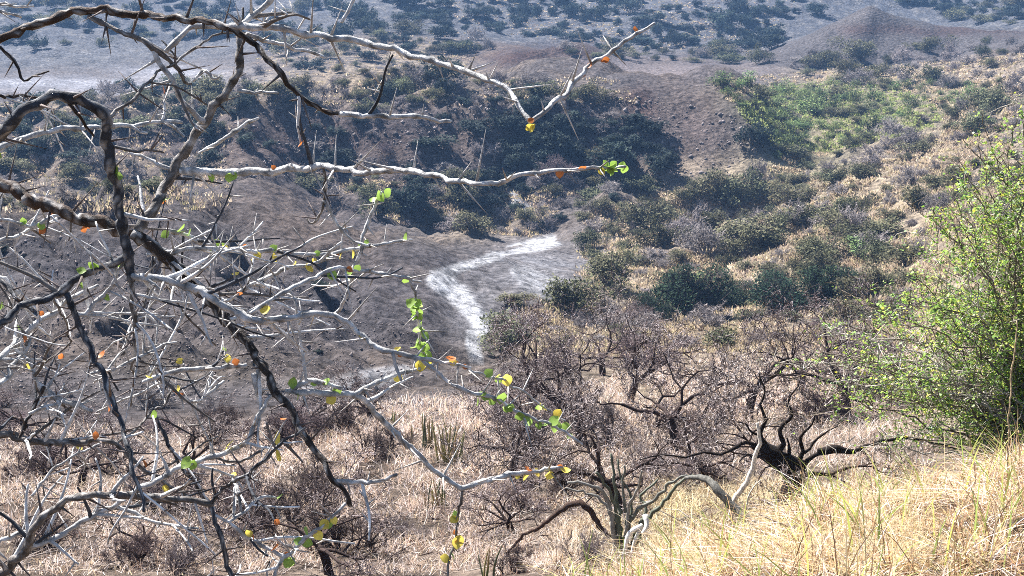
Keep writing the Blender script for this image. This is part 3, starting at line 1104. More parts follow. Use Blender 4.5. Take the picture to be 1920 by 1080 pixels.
def valley_grass():
    g = np.random.default_rng(15)
    P, q = scatter_px((("1100,400 1450,310 1560,330 1900,180 1900,640 1000,680 1080,560", 24000), ("450,150 1150,145 1200,195 450,200", 900), ("480,60 900,60 900,140 480,145", 900),
                       ("0,190 430,195 430,400 0,400", 2200), ("1330,150 1920,100 1900,200 1480,310", 7000), ("560,330 1080,360 1000,445 760,425", 2200), ("1000,560 1100,580 1000,680 900,640", 900),
                       ("800,0 1500,0 1400,110 900,60", 2200)), 16)
    k = g.random(len(P)) < sstep(-.4, .2, fbm(P[:, 0] * .25, P[:, 1] * .25, 19, 3))
    P, q = P[k], q[k]
    m = len(P)
    t = 5
    dist = np.linalg.norm(P, axis=1)
    c = palette(g, m, [(.50, .40, .27), (.58, .47, .34), (.42, .36, .20), (.46, .35, .26), (.20, .15, .12)], [3, 2, 2, 1.5, 1.5])
    gm = (blob(q[:, 0], q[:, 1], 1560, 220, 200, 65) > .35)
    c[gm] = c[gm] * (.66, .92, .50)
    PP = np.repeat(P, t, 0) + g.normal(size=(m * t, 3)) * (.22, .22, .0)
    a = Acc()
    blades(a, PP, g.uniform(.10, .36, m * t), np.repeat(dist, t) * .0011 * g.uniform(.7, 1.3, m * t), np.repeat(c, t, 0) * g.uniform(.8, 1.2, (m * t, 1)), g, .9, 2)
    link("valley_grass", a.mesh("valley_grass", M_GRASS), kind="stuff", label="tan dry grass tufts covering the valley slopes and mesa top", category="grass")


valley_grass()

# ------------------------------------------------------------------ bare thorn trees of the near thicket
def dead_tree(seed, limbs=6, depth=6, trunk_h=.22, flat=.05):
    """about 1 high and 1.3 wide; trunk mesh and twig mesh"""
    g = np.random.default_rng(seed)
    a, b = Acc(), Acc()
    col = np.array((.045, .030, .026))
    lean = g.normal(size=2) * .07
    pts_ = np.array([(0, 0, -.08), (lean[0] * .4, lean[1] * .4, trunk_h * .5), (lean[0], lean[1], trunk_h)])
    tp = catmull(pts_, .03)
    tube(a, tp, np.linspace(.038, .027, len(tp)) * (1 + .15 * g.normal(size=len(tp)) * .5), 8, col * .8)
    ang = np.arange(limbs) * 2 * np.pi / limbs + g.uniform(0, .6, limbs)
    el = g.uniform(.15, .95, limbs)
    d = np.stack([np.cos(ang) * np.cos(el), np.sin(ang) * np.cos(el), np.sin(el)], -1)
    st = np.repeat(tp[-1:], limbs, 0) - (0, 0, .02)
    S = branch_segments(g, (st, d, g.uniform(.28, .42, limbs), np.full(limbs, .0155)), depth, .3, .03, .9, .68, (2, 4), flat, .38, 3)
    P0, P1, r0, r1, lev = S
    thick = lev < 2
    prisms(a, P0[thick], P1[thick], r0[thick], r1[thick] * 1.06, col * g.uniform(.7, 1.3, (thick.sum(), 1)), 6)
    k = ~thick & (P0[:, 2] > -.05)
    f = np.maximum(r0[k], .0022)
    cc = np.where(g.random((k.sum(), 1)) < .42, np.array((.33, .285, .28)), np.array((.06, .042, .040))) * g.uniform(.55, 1.4, (k.sum(), 1))  # lighter share of twigs has sun highlights painted into the colour
    prisms(b, P0[k], P1[k], f, np.maximum(r1[k], .0017), cc, 3)
    # spines
    i = g.choice(np.nonzero(k)[0], 900)
    q = P1[i] + rand_dirs(900, .1, g) * g.uniform(.02, .06, (900, 1))
    prisms(b, P1[i], q, np.full(900, .0018), np.full(900, .0007), np.array((.20, .16, .15)) * g.uniform(.7, 1.5, (900, 1)), 3)
    return a.mesh("trunk", M_DEADBARK), b.mesh("twigs", M_TWIG)


DT = [dead_tree(300 + i, 5 + i % 3, 6 if i != 3 else 5) for i in range(5)]
TREES = [  # foot position, crown width in photograph pixels, relative height, label
    (1490, 985, 12.5, 440, .95, "bare thorn tree with thick black crooked trunk rising from the straw grass bank"),
    (1165, 1000, 14.5, 420, .85, "bare thorn tree behind the grey arching succulent stems"),
    (960, 905, 17.0, 330, 1.0, "dense bare thorn tree right of the spear leaf clumps"),
    (1090, 860, 20.0, 360, 1.0, "bare twiggy tree in the middle of the purple thicket"),
    (1270, 850, 19.0, 380, 1.0, "bare tree of the thicket directly behind the pale bent stick"),
    (1400, 800, 23.0, 360, 1.0, "bare tree at the thicket's back edge left of the leafy shrub"),
    (1590, 800, 22.0, 380, 1.0, "bare purplish tree half hidden behind the leafy thorn shrub"),
    (1000, 780, 25.0, 300, 1.0, "bare tree at the stream end of the thicket"),
    (1180, 775, 26.0, 320, 1.0, "bare tree below the dark purple ball of twigs"),
    (1500, 740, 29.0, 300, .9, "small bare tree below the middle deep green bush"),
    (620, 1100, 11.3, 420, .75, "low bare thorn tree with a black stump and looping stems under the thorn branch"),
    (700, 840, 24.0, 230, .8, "grey bare thorn bush left of the spear leaf clumps"),
    (560, 850, 24.0, 260, .7, "grey bare thorn bush in line below the pale wash"),
    (350, 900, 18.0, 300, .75, "bare thorn bush in the dry grass between the white branches"),
    (150, 930, 16.5, 320, .75, "bare thorn bush behind the lowest white thorn branch"),
    (60, 850, 24.0, 240, .7, "bare thorn bush by the shaded hollow at the slope's foot"),
    (280, 1060, 12.0, 300, .6, "low bare thorn bush in orange dry grass at the photograph's foot"),
    (470, 1010, 13.0, 330, .7, "dense dark thorn bush under the forked grey branch end"),
    (700, 1010, 12.6, 240, .5, "low spreading thorn bush beside the black stump tree"),
    (1130, 720, 33.0, 260, .9, "farthest bare tree of the thicket near the stream fork"),
    (1690, 790, 24.0, 330, 1.0, "bare tree seen through the leafy thorn shrub"),
    (1330, 930, 15.5, 300, .9, "thin bare tree between pale bent stick and arching stems"),
    (960, 1010, 13.5, 260, .65, "low bare thorn bush beside the brown arched limb"),
]
g = np.random.default_rng(41)
for i, (px, py, Y, wpx, rel, lab) in enumerate(TREES):
    p = pix(px, py, Y)
    z = float(z_at(p[0], p[1]))
    wid = wpx * Y / CP / FPX
    t, tw = DT[i % len(DT)]
    root = link("thorn_tree", None, None, (p[0], p[1], z), label=lab, category="tree", group="bare thorn trees of the near thicket")
    root.rotation_euler = (0, 0, g.uniform(0, 6.28))
    s = wid / 1.35
    root.scale = (s, s, s * rel * 1.08)
    link("trunk", t, root)
    link("twigs", tw, root)

# low twig bushes that fill the thicket between the trees
THICK = [
    (930, 800, 150, "dark twig bush at the thicket's stream side edge below the yellow leaves"),
    (1010, 840, 170, "dark twig bush just right of the tall spear leaved clump"),
    (1080, 800, 160, "twig bush in the heart of the thicket below the dark purple ball"),
    (1150, 830, 180, "twig bush above the succulent's arching stems"),
    (1300, 840, 170, "twig bush behind the pale stick's bent top"),
    (1540, 790, 180, "twig bush between black trunk and leafy thorn shrub"),
    (1050, 930, 150, "dark twig bush behind the brown arched limb"),
    (980, 960, 120, "small dark twig bush left of the brown arched limb"),
    (1240, 900, 150, "twig bush in the arch of the grey succulent"),
    (1330, 920, 140, "twig bush at the foot of the pale bent stick"),
    (60, 900, 170, "dark twig bush at the slope's foot beside the shaded hollow"),
    (190, 880, 160, "grey twig bush second along the slope's foot"),
    (300, 960, 170, "dark twig bush inside the loop of white thorn branches"),
    (420, 960, 190, "dark twig bush behind the forked grey branch end"),
    (520, 1000, 200, "dark reddish twig bush left of the black stump tree"),
    (590, 940, 170, "dark twig bush above the black stump tree"),
    (640, 1040, 190, "low twig bush wrapped round the black stump tree"),
    (700, 860, 150, "grey twig bush between white branch and spear leaves"),
    (640, 820, 140, "grey twig bush below the pale wash"),
    (520, 840, 150, "grey twig bush behind the two big yellow leaves"),
    (400, 830, 140, "grey twig bush at the slope's foot under the pale branch"),
    (90, 1030, 150, "low twig bush beside the lowest thick thorn branch"),
    (240, 1060, 140, "low twig bush in the orange grass at the bottom edge"),
    (330, 1075, 130, "small twig bush at the bottom edge under crossing branches"),
    (960, 1075, 110, "small twig bush by the upright spear leaves at the bottom edge"),
    (1100, 1060, 120, "twig bush before the succulent's foot"),
    (760, 1010, 90, "small thin twig bush alone in the pink grass"),
    (1640, 760, 170, "twig bush half covered by the leafy thorn shrub"),
]
TP = ground_at([t[0] for t in THICK], [t[1] for t in THICK])
g = np.random.default_rng(43)
for (px, py, wpx, lab), p in zip(THICK, TP):
    fo, st = PROTO["thicket"][g.integers(3)]
    rad = wpx * np.linalg.norm(p) / FPX * .55
    o = link("twig_bush", fo, None, (p[0], p[1], p[2] - .03), label=lab, category="bush", group="twig bushes of the near thicket")
    o.rotation_euler = (g.normal() * .08, g.normal() * .08, g.uniform(0, 6.28))
    o.scale = (rad, rad, rad * g.uniform(.75, 1.05))
    link("stems", st, o)

# ------------------------------------------------------------------ leafy thorn shrub on the right
def leafy_shrub():
    g = np.random.default_rng(51)
    foot = pix(1960, 900, 12.0)
    foot[2] = float(z_at(foot[0], foot[1]))
    root = link("leafy_shrub", None, None, tuple(foot), label="tall yellow green leafy thorn shrub spreading in from the right above the straw grass", category="shrub")
    poly = poly_px("2250,60 1980,130 1900,215 1800,310 1740,400 1690,460 1700,545 1620,560 1500,630 1480,690 1550,770 1620,835 1900,850 2250,880")
    lo, hi = poly.min(0), poly.max(0)
    ends = []
    while len(ends) < 230:
        q = lo + (hi - lo) * g.random(2)
        if inside(poly, q[:1], q[1:])[0]:
            ends.append((q[0], q[1], g.uniform(10.9, 13.6)))
    extra = [(1715, 380), (1690, 440), (1580, 545), (1640, 530), (1510, 600), (1480, 640), (1545, 600), (1430, 680), (1460, 700), (1420, 790), (1560, 830), (1800, 300), (1850, 240), (1900, 180), (1830, 255), (1740, 400)]
    ends += [(x, y, g.uniform(11.2, 12.4)) for x, y in extra]
    limb, twig = Acc(), Acc()
    LP, LC = [], []
    for k, (x, y, Y) in enumerate(ends):
        e = pix(x, y, Y) - foot
        st = g.normal(size=3) * (.10, .10, 0)
        mid = e * (.42, .42, .55) + g.normal(size=3) * .12
        mid[2] += .10
        pth = catmull(np.array([st, mid, e]), .09)
        pth[1:] += g.normal(size=(len(pth) - 1, 3)) * .024
        r = np.linspace(.011, .003, len(pth))
        acc = limb if k % 4 == 0 else twig
        c = np.array((.17, .14, .11)) * g.uniform(.7, 1.3) if k % 3 else np.array((.42, .38, .33))
        if k % 4 == 0:
            tube(limb, pth, r * 1.3, 5, c)
        else:
            prisms(twig, pth[:-1], pth[1:], r[:-1], r[1:], c, 4)
        m = len(pth)
        i0 = np.repeat(np.arange(int(m * .12), m), 2)
        nb = len(i0)
        b0 = pth[i0]
        dd = rand_dirs(nb, .35, g)
        b1 = b0 + dd * (g.uniform(.12, .45, nb) * np.interp(i0, [0, m * .8, m], [1, 1, .4]))[:, None]
        bmid = (b0 + b1) / 2 + g.normal(size=(nb, 3)) * .02
        prisms(twig, b0, bmid, np.full(nb, .004), np.full(nb, .003), c, 3)
        prisms(twig, bmid, b1, np.full(nb, .003), np.full(nb, .0015), c, 3)
        cl_ = g.uniform(.15, 1.0, (nb, 3))
        tt = np.take_along_axis(cl_, g.integers(0, 3, (nb, 14)), 1)[..., None] + g.normal(size=(nb, 14, 1)) * .05
        LP.append((b0[:, None] * (1 - tt) + b1[:, None] * tt + g.normal(size=(nb, 14, 3)) * .020).reshape(-1, 3))
    LP = np.concatenate(LP)
    PX, PY = proj(LP + foot)
    keep = inside(poly, PX, PY) | (g.random(len(LP)) < .3)
    dens = fbm(LP[:, 0] * 3 + LP[:, 1], LP[:, 2] * 3, 61, 3)
    keep &= g.random(len(LP)) < sstep(-.35, .12, dens) * (.22 + .78 * sstep(1480, 1760, PX))
    LP = LP[keep]
    m = len(LP)
    c = palette(g, m, [(.27, .43, .07), (.44, .55, .09), (.19, .33, .06), (.62, .58, .10), (.09, .17, .05), (.60, .66, .46)], [4, 2.8, 3, 1.2, 2.4, .5])  # the palest leaf tone is a glint put into the colour
    lf = Acc()
    leaves(lf, LP, g.uniform(.016, .042, m), c, 0, g, 1.25)
    link("limbs", limb.mesh("limbs", M_DEADBARK), root)
    link("twigs", twig.mesh("twigs", M_DEADBARK), root)
    link("foliage", lf.mesh("foliage", M_LEAF), root)


leafy_shrub()

# ------------------------------------------------------------------ spear leaved clumps
def spear_clump(px, py, hpx, wpx, nleaf, lab, seed):
    g = np.random.default_rng(seed)
    p = ground_at([px], [py])[0]
    sc = np.linalg.norm(p) / FPX
    root = link("spear_plant", None, None, tuple(p), label=lab, category="plant", group="spear leaved plants in the dry grass")
    for i in range(nleaf):
        h = hpx * sc * g.uniform(.55, 1.05)
        b = np.array([g.normal() * wpx * .26 * sc, g.normal() * wpx * .15 * sc, -.03])
        d = np.array([g.normal() * .16, g.normal() * .16, 1.0])
        q = np.array([b, b + d * h * .5, b + d * h + (g.normal() * .05 * h, g.normal() * .05 * h, 0)])
        t = catmull(q, h / 7)
        r = np.interp(np.linspace(0, 1, len(t)), [0, .25, .8, 1], [.8, 1.0, .6, .1]) * sc * g.uniform(1.4, 2.6)
        a = Acc()
        c = np.array([(.17, .19, .075), (.30, .26, .10), (.36, .25, .12), (.13, .15, .085)][g.integers(4)]) * g.uniform(.8, 1.2)
        tube(a, t, r, 6, c)
        link("spear_leaf", a.mesh("spear_leaf", M_SPEAR, True), root)


spear_clump(800, 838, 70, 46, 12, "spear leaved clump nearest the fallen white branch, dull green", 1)
spear_clump(842, 868, 90, 50, 16, "tall orange and green spear leaved clump, densest of the group", 2)
spear_clump(826, 952, 66, 40, 11, "short flared spear leaved clump below the white twig's fork", 3)
spear_clump(912, 1090, 92, 30, 5, "few upright spear leaves near the brown arched limb", 4)
spear_clump(745, 800, 40, 30, 8, "smallest spear leaved clump up the slope by the pale wash", 5)

# ------------------------------------------------------------------ grey arching succulent stems
def path_px(s, Y0, Y1):
    P = poly_px(s)
    return pix(P[:, 0], P[:, 1], np.linspace(Y0, Y1, len(P)))


def ribbed(acc, t, r, col, g):
    k = 1 + .10 * np.sin(np.arange(len(t)) * 1.9)
    tube(acc, t, r * k, 7, col)


def succulent():
    g = np.random.default_rng(71)
    foot = pix(1168, 1010, 11.2)
    foot[2] = float(z_at(foot[0], foot[1]))
    root = link("succulent", None, None, tuple(foot), label="grey green succulent with thick arching stems curving over the dry grass", category="plant")
    S = [("1168,1030 1155,960 1140,915 1118,885", 7), ("1168,1030 1185,970 1230,935 1262,900 1290,892 1312,896", 7), ("1165,1030 1160,950 1150,890 1148,850", 7),
         ("1170,1030 1178,960 1195,915 1205,880", 6), ("1160,1030 1145,955 1120,915 1065,903", 8), ("1172,1030 1200,985 1225,960 1275,905 1300,893", 8), ("1165,1030 1175,975 1168,930 1172,870", 6),
         ("1168,1030 1150,985 1130,940 1100,925 1060,915", 6), ("1180,1030 1210,960 1200,930 1235,900", 6), ("1160,1030 1185,940 1165,900 1158,860", 5)]
    for s, w_ in S:
        t = path_px(s, 11.2, 11.2 + g.uniform(-.25, .3)) - foot
        t[0, 2] = -.08
        t = catmull(t, .04)
        t[1:] += g.normal(size=(len(t) - 1, 3)) * .007
        r = np.linspace(.85, .38, len(t)) * w_ * 11.2 / FPX * .9
        a = Acc()
        ribbed(a, t, r, np.array([(.09, .10, .07), (.13, .13, .105), (.20, .19, .17)][g.integers(3)]), g)
        link("stem", a.mesh("stem", M_SPEAR, True), root)
    # withered white leaves hanging from it
    for s, w_ in (("1205,985 1180,1000 1172,1030 1162,1085", 5), ("1205,985 1190,1015 1183,1050 1178,1090", 4), ("1210,965 1213,985 1205,1000", 6)):
        t = catmull(path_px(s, 10.9, 10.8) - foot, .03)
        a = Acc()
        tube(a, t, np.linspace(1, .6, len(t)) * w_ * 10.9 / FPX, 6, (.66, .64, .6))
        link("withered_stem", a.mesh("withered_stem", M_SPEAR, True), root, label="bleached white hanging stem")


succulent()


def single_stick(name, s, Y0, Y1, widths, col, lab, cat, mat=None, n=8, ground=False):
    P = path_px(s, Y0, Y1)
    W = np.interp(np.linspace(0, 1, len(P)), np.linspace(0, 1, len(widths)), widths) * Y0 / FPX * .5
    org = P[0].copy()
    if ground:
        org[2] = float(z_at(org[0], org[1])) - .03
        P[0] = org
    t = catmull(np.concatenate([P - org, W[:, None]], 1), .04)
    a = Acc()
    gg = np.random.default_rng(int(P[0][0] * 1000) & 0xffff)
    tt = t[:, :3].copy()
    tt[1:] += gg.normal(size=(len(tt) - 1, 3)) * (.009 if name == 'fallen_branch' else .004)
    tube(a, tt, t[:, 3], n, col)
    return link(name, a.mesh(name, mat or M_BARK, True), None, tuple(org), label=lab, category=cat)


single_stick("dead_stick", "1375,985 1372,950 1400,905 1412,870 1424,830 1421,795", 10.8, 10.8, (11, 11, 10, 8, 6), (.62, .56, .48), "pale bent stick standing in the grass left of the black trunk", "stick", ground=True)
single_stick("dead_stick", "1395,980 1402,935 1425,900", 10.9, 11.0, (4, 4, 2), (.50, .45, .38), "short thin pale stick between bent stick and black trunk", "stick", ground=True)
single_stick("fallen_branch", "1285,896 1312,893 1335,905 1362,938 1400,972 1440,992 1475,1006", 11.0, 10.4, (7, 12, 16, 18, 17, 14, 8), (.12, .115, .10), "grey fallen branch lying half buried at the straw bank's edge", "branch")
single_stick("fallen_branch", "935,1062 975,1010 1015,985 1075,942 1098,950 1125,985 1150,1010", 11.9, 11.6, (4, 6, 8, 12, 13, 11, 9), (.055, .034, .026), "brown arched dead limb resting on the pink grass left of the succulent", "branch", M_DEADBARK)
single_stick("dry_stalk", "1897,800 1893,740 1905,640 1908,600", 9.0, 9.0, (3, 3, 2), (.45, .34, .2), "tall brown dry stalk standing before the leafy shrub", "stalk", ground=True)


def black_limbs():
    """crooked dark limbs of the nearest bare tree, given to it as parts"""
    root = next(o for o in bpy.data.objects if o.get("label", "").startswith("bare thorn tree with thick black"))
    inv = root.matrix_basis.inverted()
    rt = Vector(root.location)
    for s, wd in (("1462,1000 1474,960 1481,925 1496,893 1487,872", (30, 35, 38, 46, 44)), ("1500,905 1484,876 1460,862 1440,846 1428,828", (46, 46, 38, 30, 18)),
                  ("1432,834 1424,812 1436,786 1426,760 1434,735 1425,700", (15, 9, 7, 5, 4, 2)), ("1450,856 1468,834 1462,806 1484,780 1480,750 1500,715", (18, 11, 8, 6, 4, 2)),
                  ("1437,842 1400,830 1382,837 1352,852 1318,848 1285,857 1240,852 1200,862", (12, 8, 7, 6, 5, 4, 3, 2)), ("1498,882 1528,852 1560,842", (12, 8, 5)), ("1536,848 1562,843 1606,846", (13, 16, 9)),
                  ("1604,846 1645,829 1700,823 1795,840", (8, 6, 6, 3)), ("1430,818 1412,812 1398,796 1380,790", (6, 5, 3, 2)), ("1490,874 1506,846 1500,820 1524,795 1530,760", (13, 9, 6, 4, 2)),
                  ("1440,846 1418,858 1402,852 1385,866", (12, 6, 4, 2)), ("1474,866 1480,842 1474,820", (12, 6, 3)), ("1510,850 1540,815 1570,800", (6, 4, 2))):
        P = path_px(s, 12.2, 12.2)
        P = np.array([inv @ Vector(q) for q in P])
        sc = root.scale[0]
        W = np.interp(np.linspace(0, 1, len(P)), np.linspace(0, 1, len(wd)), wd) * 12.2 / FPX * .5 / sc
        t = catmull(np.concatenate([P, W[:, None]], 1), .03)
        a = Acc()
        gg = np.random.default_rng(len(s))
        tube(a, t[:, :3] + gg.normal(size=(len(t), 3)) * .003, t[:, 3] * gg.uniform(.88, 1.12, len(t)), 9, (.018, .013, .011))
        link("limb", a.mesh("limb", M_DEADBARK, True), root)


# the tree's own matrix must be known before limbs are expressed in it
bpy.context.view_layer.update()
black_limbs()

# ------------------------------------------------------------------ the near thorn branches
BR = []   # (name key, points px, widths px, tone)
def br(s, w_, tone="pale", dz=0.0, leaf=""):
    BR.append((poly_px(s), w_, tone, dz, leaf))


# big limbs first (later ones start on earlier ones and take their distance from them)
br("-480,520 -250,330 -120,320 0,345 40,365 80,380 130,400 170,415 205,420 245,440", (44, 30, 27, 26, 24, 24), "brown", .0)
br("250,437 290,465 320,490 345,515 370,540 400,575 425,600 447,625 470,650 485,675 500,705 520,735 545,770 560,800 580,830 600,855 620,885 640,920 658,950", (24, 22, 21, 20, 18, 16, 15, 13, 11, 8), "dark", -.05)
br("258,432 290,385 315,340 340,295 370,245 385,225 400,200 430,165 447,140 450,100 448,70", (20, 18, 17, 16, 14, 12), "mid", .05)
br("-480,520 -300,260 -120,150 0,75 30,60 60,48 100,36 150,23 190,18 230,22 290,30 350,37 400,42 435,52", (40, 32, 27, 22, 18, 15, 14, 13, 12), "brown", -.1)
br("432,50 470,80 510,120 540,155 565,180 590,200 620,213 640,215", (12, 11, 10, 9, 8, 8), "dark", .06)
br("636,214 690,217 740,218 790,222 843,229", (8, 8, 7, 5), "pale", .02)
br("432,48 500,52 560,60 620,70 680,78 740,95 800,110 850,125 880,138 920,150 950,168 975,200 995,230", (11, 11, 10, 10, 9, 9, 8, 7), "pale", -.06)
br("994,230 1030,200 1060,172 1100,130 1130,108 1170,80 1205,57 1230,40", (7, 8, 8, 7, 6, 4), "pale", .04, "o")
br("462,64 510,78 550,92 580,97 610,108", (7, 6, 4), "pale", .05)
br("455,45 480,25 500,8 530,-25", (9, 9, 8), "pale", .05)
br("640,42 655,15 668,-10", (5, 5), "pale", .1)
br("165,30 200,48 235,62 270,78 290,92 310,105 330,125 345,148 360,155", (10, 9, 9, 10, 9, 7, 5), "mid", .04)
br("285,90 300,120 320,150 340,185 360,210 385,228", (8, 8, 8, 9), "pale", .03)
br("310,97 330,80 345,62 360,52 390,48 432,50", (8, 8, 8, 9), "pale", .0)
br("-480,520 -250,420 -120,350 0,250 20,232 45,210 70,193 100,180 120,178 150,185 175,200 195,215 200,240 205,290 215,340 220,380 228,420 238,460 245,500 247,525", (38, 34, 30, 27, 25, 23, 21, 20, 19, 19, 18), "blue", -.12)
br("245,518 270,522 310,525 345,535 380,545 400,560 430,580 460,595 490,600 530,598 570,592 600,588 628,592", (12, 12, 12, 12, 13, 11, 10, 9), "pale", .05)
br("625,590 650,605 680,630 710,655 735,660 790,672 840,680 885,692", (9, 9, 9, 8, 6, 4), "pale", .06, "yo")
br("735,660 745,690 752,712", (6, 5), "pale", .03)
br("790,674 830,710 870,730 920,745 960,765 1000,785 1040,800 1090,832", (6, 7, 7, 6, 5, 4), "pale", .05, "ggG")
br("850,681 900,702 950,715 1000,750 1060,790", (4, 4, 3), "pale", .1, "gy")
br("240,480 205,495 180,505 150,520 120,545 85,555 40,580 0,605 -120,660 -480,640", (14, 14, 13, 14, 16, 20, 26), "blue", -.06)
br("125,550 145,600 165,645 185,690 200,725 215,765 235,820 250,870 262,920 270,960", (12, 12, 11, 11, 10, 9, 8, 6), "blue", -.05)
br("-480,720 -200,800 0,670 30,645 70,605 90,592 110,582 130,560 185,535", (30, 20, 14, 13, 13, 11, 9, 6), "pale", .08)
br("-200,800 0,720 20,690 45,660 62,625", (14, 10, 9, 6), "pale", .12)
br("275,478 330,470 380,466 440,470 490,470 540,475 580,478 620,475 700,460 772,450", (7, 7, 7, 7, 6, 6, 4), "pale", .12, "gyog")
br("312,430 360,448 400,462 440,470", (7, 8, 7), "pale", .1, "g")
br("340,320 375,322 420,323 470,322 520,320 560,316 600,313 640,318 690,322 740,318 790,325 840,335 880,342 920,345 960,335 1000,325 1050,320 1100,316 1140,312 1172,314", (13, 12, 11, 11, 10, 9, 8, 7, 6, 4), "pale", -.1, "L")
br("-200,350 5,275 50,257 100,245 150,240 200,238 260,233 310,228 342,230", (12, 9, 9, 9, 8, 7, 5), "pale", .12)
br("245,236 262,246 277,250", (6, 4), "pale", .02)
br("308,229 330,242 345,256", (6, 4), "pale", .02)
br("372,287 400,272 440,247 484,221", (4, 6, 6, 5), "pale", .03)
br("322,318 280,300 240,285", (7, 6, 4), "pale", .02)
br("205,222 230,200 270,165 300,135 325,115 350,100 390,72 460,60", (7, 6, 5, 5, 4, 3), "mid", .1)
br("606,312 610,345 607,380 590,420 578,410", (5, 5, 4), "mid", .05)
br("607,375 640,430 660,452 690,460", (5, 5, 4), "pale", .04)
br("715,360 702,385 688,425 676,465 665,500 655,540 640,575 625,590", (5, 6, 6, 6, 6, 5), "pale", .08, "g")
br("440,552 480,530 520,510 560,500 600,490 628,478", (7, 7, 6, 5), "pale", .05, "y")
br("470,588 510,560 550,540 590,520 625,505 690,508 740,520 790,526", (6, 7, 7, 6, 6, 4), "pale", .07, "g")
br("768,522 778,560 785,600 790,640 800,690", (4, 5, 5, 4), "pale", .05, "GGG")
br("-200,870 0,815 30,822 60,827 100,830 150,832 180,825 210,828 230,845 245,860 275,880 305,900 330,920 355,935 390,948", (24, 18, 17, 15, 13, 11, 9, 8, 7, 7), "mid", .05)
br("38,822 55,780 75,740 85,722", (8, 8, 6), "dark", .05)
br("55,776 80,765 105,755", (6, 5), "pale", .02)
br("70,720 90,735 110,748 140,758 172,771", (10, 11, 10, 6), "pale", .08)
br("72,722 60,690 50,670", (8, 6), "pale", .05)
br("-480,1180 -200,1160 0,1078 20,1055 50,1030 60,1000 85,965 120,945 150,930 180,928 230,928 280,930 330,935 370,942 398,946", (38, 30, 26, 23, 20, 16, 14, 13, 12, 12), "mid", -.08)
br("-120,1040 0,1015 30,1003 58,995", (11, 9, 8), "pale", .1)
br("58,1025 90,1015 120,1000 150,980 190,962 220,945 245,925 285,905 330,880 360,870 400,858 440,840 465,825 475,800 490,770 507,742", (10, 9, 9, 9, 9, 8, 8, 7), "pale", .05)
br("220,950 250,962 290,978 330,985 372,991", (6, 6, 5, 4), "pale", .03)
br("395,945 420,915 450,895 490,870 530,828 572,803", (7, 7, 7, 6, 5), "blue", -.05)
br("405,858 440,868 480,850 530,822", (5, 5, 4), "mid", .08)
br("395,945 405,980 415,1020 430,1060 450,1120", (9, 9, 9, 9), "blue", -.05)
br("404,966 430,978 455,960 485,935 517,932", (5, 6, 5, 4), "pale", .04)
br("452,962 450,930 440,905", (5, 4), "pale", .02)
br("430,980 460,1005 490,1022 510,1035 535,1043 560,1020 600,990 648,944", (6, 7, 7, 7, 6, 5), "pale", .06, "yog")
br("533,1040 520,1065 512,1095", (7, 6), "pale", .02)
br("285,765 300,800 320,840 345,880 370,915 392,942", (6, 7, 7, 7, 7), "blue", .05)
br("535,733 560,735 600,737 660,740 680,748 710,780 745,815 775,845 800,870 830,895 867,917", (8, 11, 11, 10, 9, 9, 8, 8), "pale", .03)
br("662,741 700,720 740,705 790,690 812,682", (8, 8, 7, 5), "pale", .06, "y")
br("866,916 900,905 940,893 980,887 1030,880 1055,877", (9, 9, 8, 7, 5), "pale", .06, "oy")
br("867,918 860,960 855,1000 845,1040 836,1095", (6, 5, 5, 4), "mid", .04, "yog")
br("625,902 680,903 720,900 745,892", (8, 8, 5), "pale", .02)
br("540,735 580,712 600,716 640,728", (8, 9, 7), "pale", .1, "g")
br("267,717 320,697 367,693 417,688 462,686", (7, 8, 8, 8), "pale", .05)
br("267,717 300,705 330,735 350,752 370,750 395,735 420,715", (6, 6, 5, 5), "pale", .1, "o")
br("477,700 482,730 492,766", (10, 10, 8), "pale", -.04)
br("230,665 260,590 275,560 290,480", (6, 5, 4), "mid", .12)
br("140,585 158,590 190,560 215,520 232,495", (7, 8, 7, 6), "pale", .06, "g")
br("245,520 250,600 252,680 245,760", (9, 8, 5, 4), "mid", .12)
br("0,88 15,105 30,130 50,154 90,132", (6, 6, 4, 3), "dark", .06)
br("-60,182 0,180 40,183 80,182", (6, 6, 5), "dark", .12)
br("125,190 145,215 160,235 174,257", (6, 6, 4), "dark", .02)
br("-100,440 0,412 60,425 100,405 125,408 170,425", (7, 6, 6, 5), "pale", .15, "og")
br("-100,470 0,450 60,430 105,408", (6, 6, 5), "pale", .2)
br("0,525 35,560 60,580", (8, 8), "blue", -.02)
br("-60,565 0,520 20,540 65,575", (8, 9, 8), "pale", .1)
br("255,553 300,560 340,568 357,567", (6, 6, 4), "pale", .1)
br("-60,20 0,10 60,12", (5, 4), "pale", .15)
br("-60,28 0,22 40,33", (5, 4), "pale", .15)
br("450,98 452,55 455,20", (7, 5, 4), "mid", .05)
br("362,152 385,130 400,148 412,146", (5, 5, 4), "pale", .05)
br("445,170 480,172 520,178", (5, 5, 3), "pale", .05)
br("215,275 260,282 305,286", (6, 5, 3), "mid", .05)
br("100,560 130,640 60,690", (5, 4, 4), "mid", .15)
br("640,455 620,470 600,490", (5, 5), "pale", .05)
br("220,830 260,800 300,760 320,735", (5, 5, 4), "mid", .15)
br("170,700 220,690 270,665 330,640", (5, 5, 4), "pale", .18)
br("60,930 100,880 150,850 190,830", (5, 4, 4), "pale", .18)

TONE = {"pale": ((.54, .53, .52), .85), "mid": ((.14, .125, .115), 1), "dark": ((.035, .026, .022), 1), "brown": ((.060, .036, .024), 1), "blue": ((.045, .050, .062), 1)}  # bark colours holding light: pale for sunlit branches, dark and blue for shaded
LEAFCOL = {"g": (.30, .45, .09), "y": (.78, .64, .12), "o": (.55, .18, .05)}


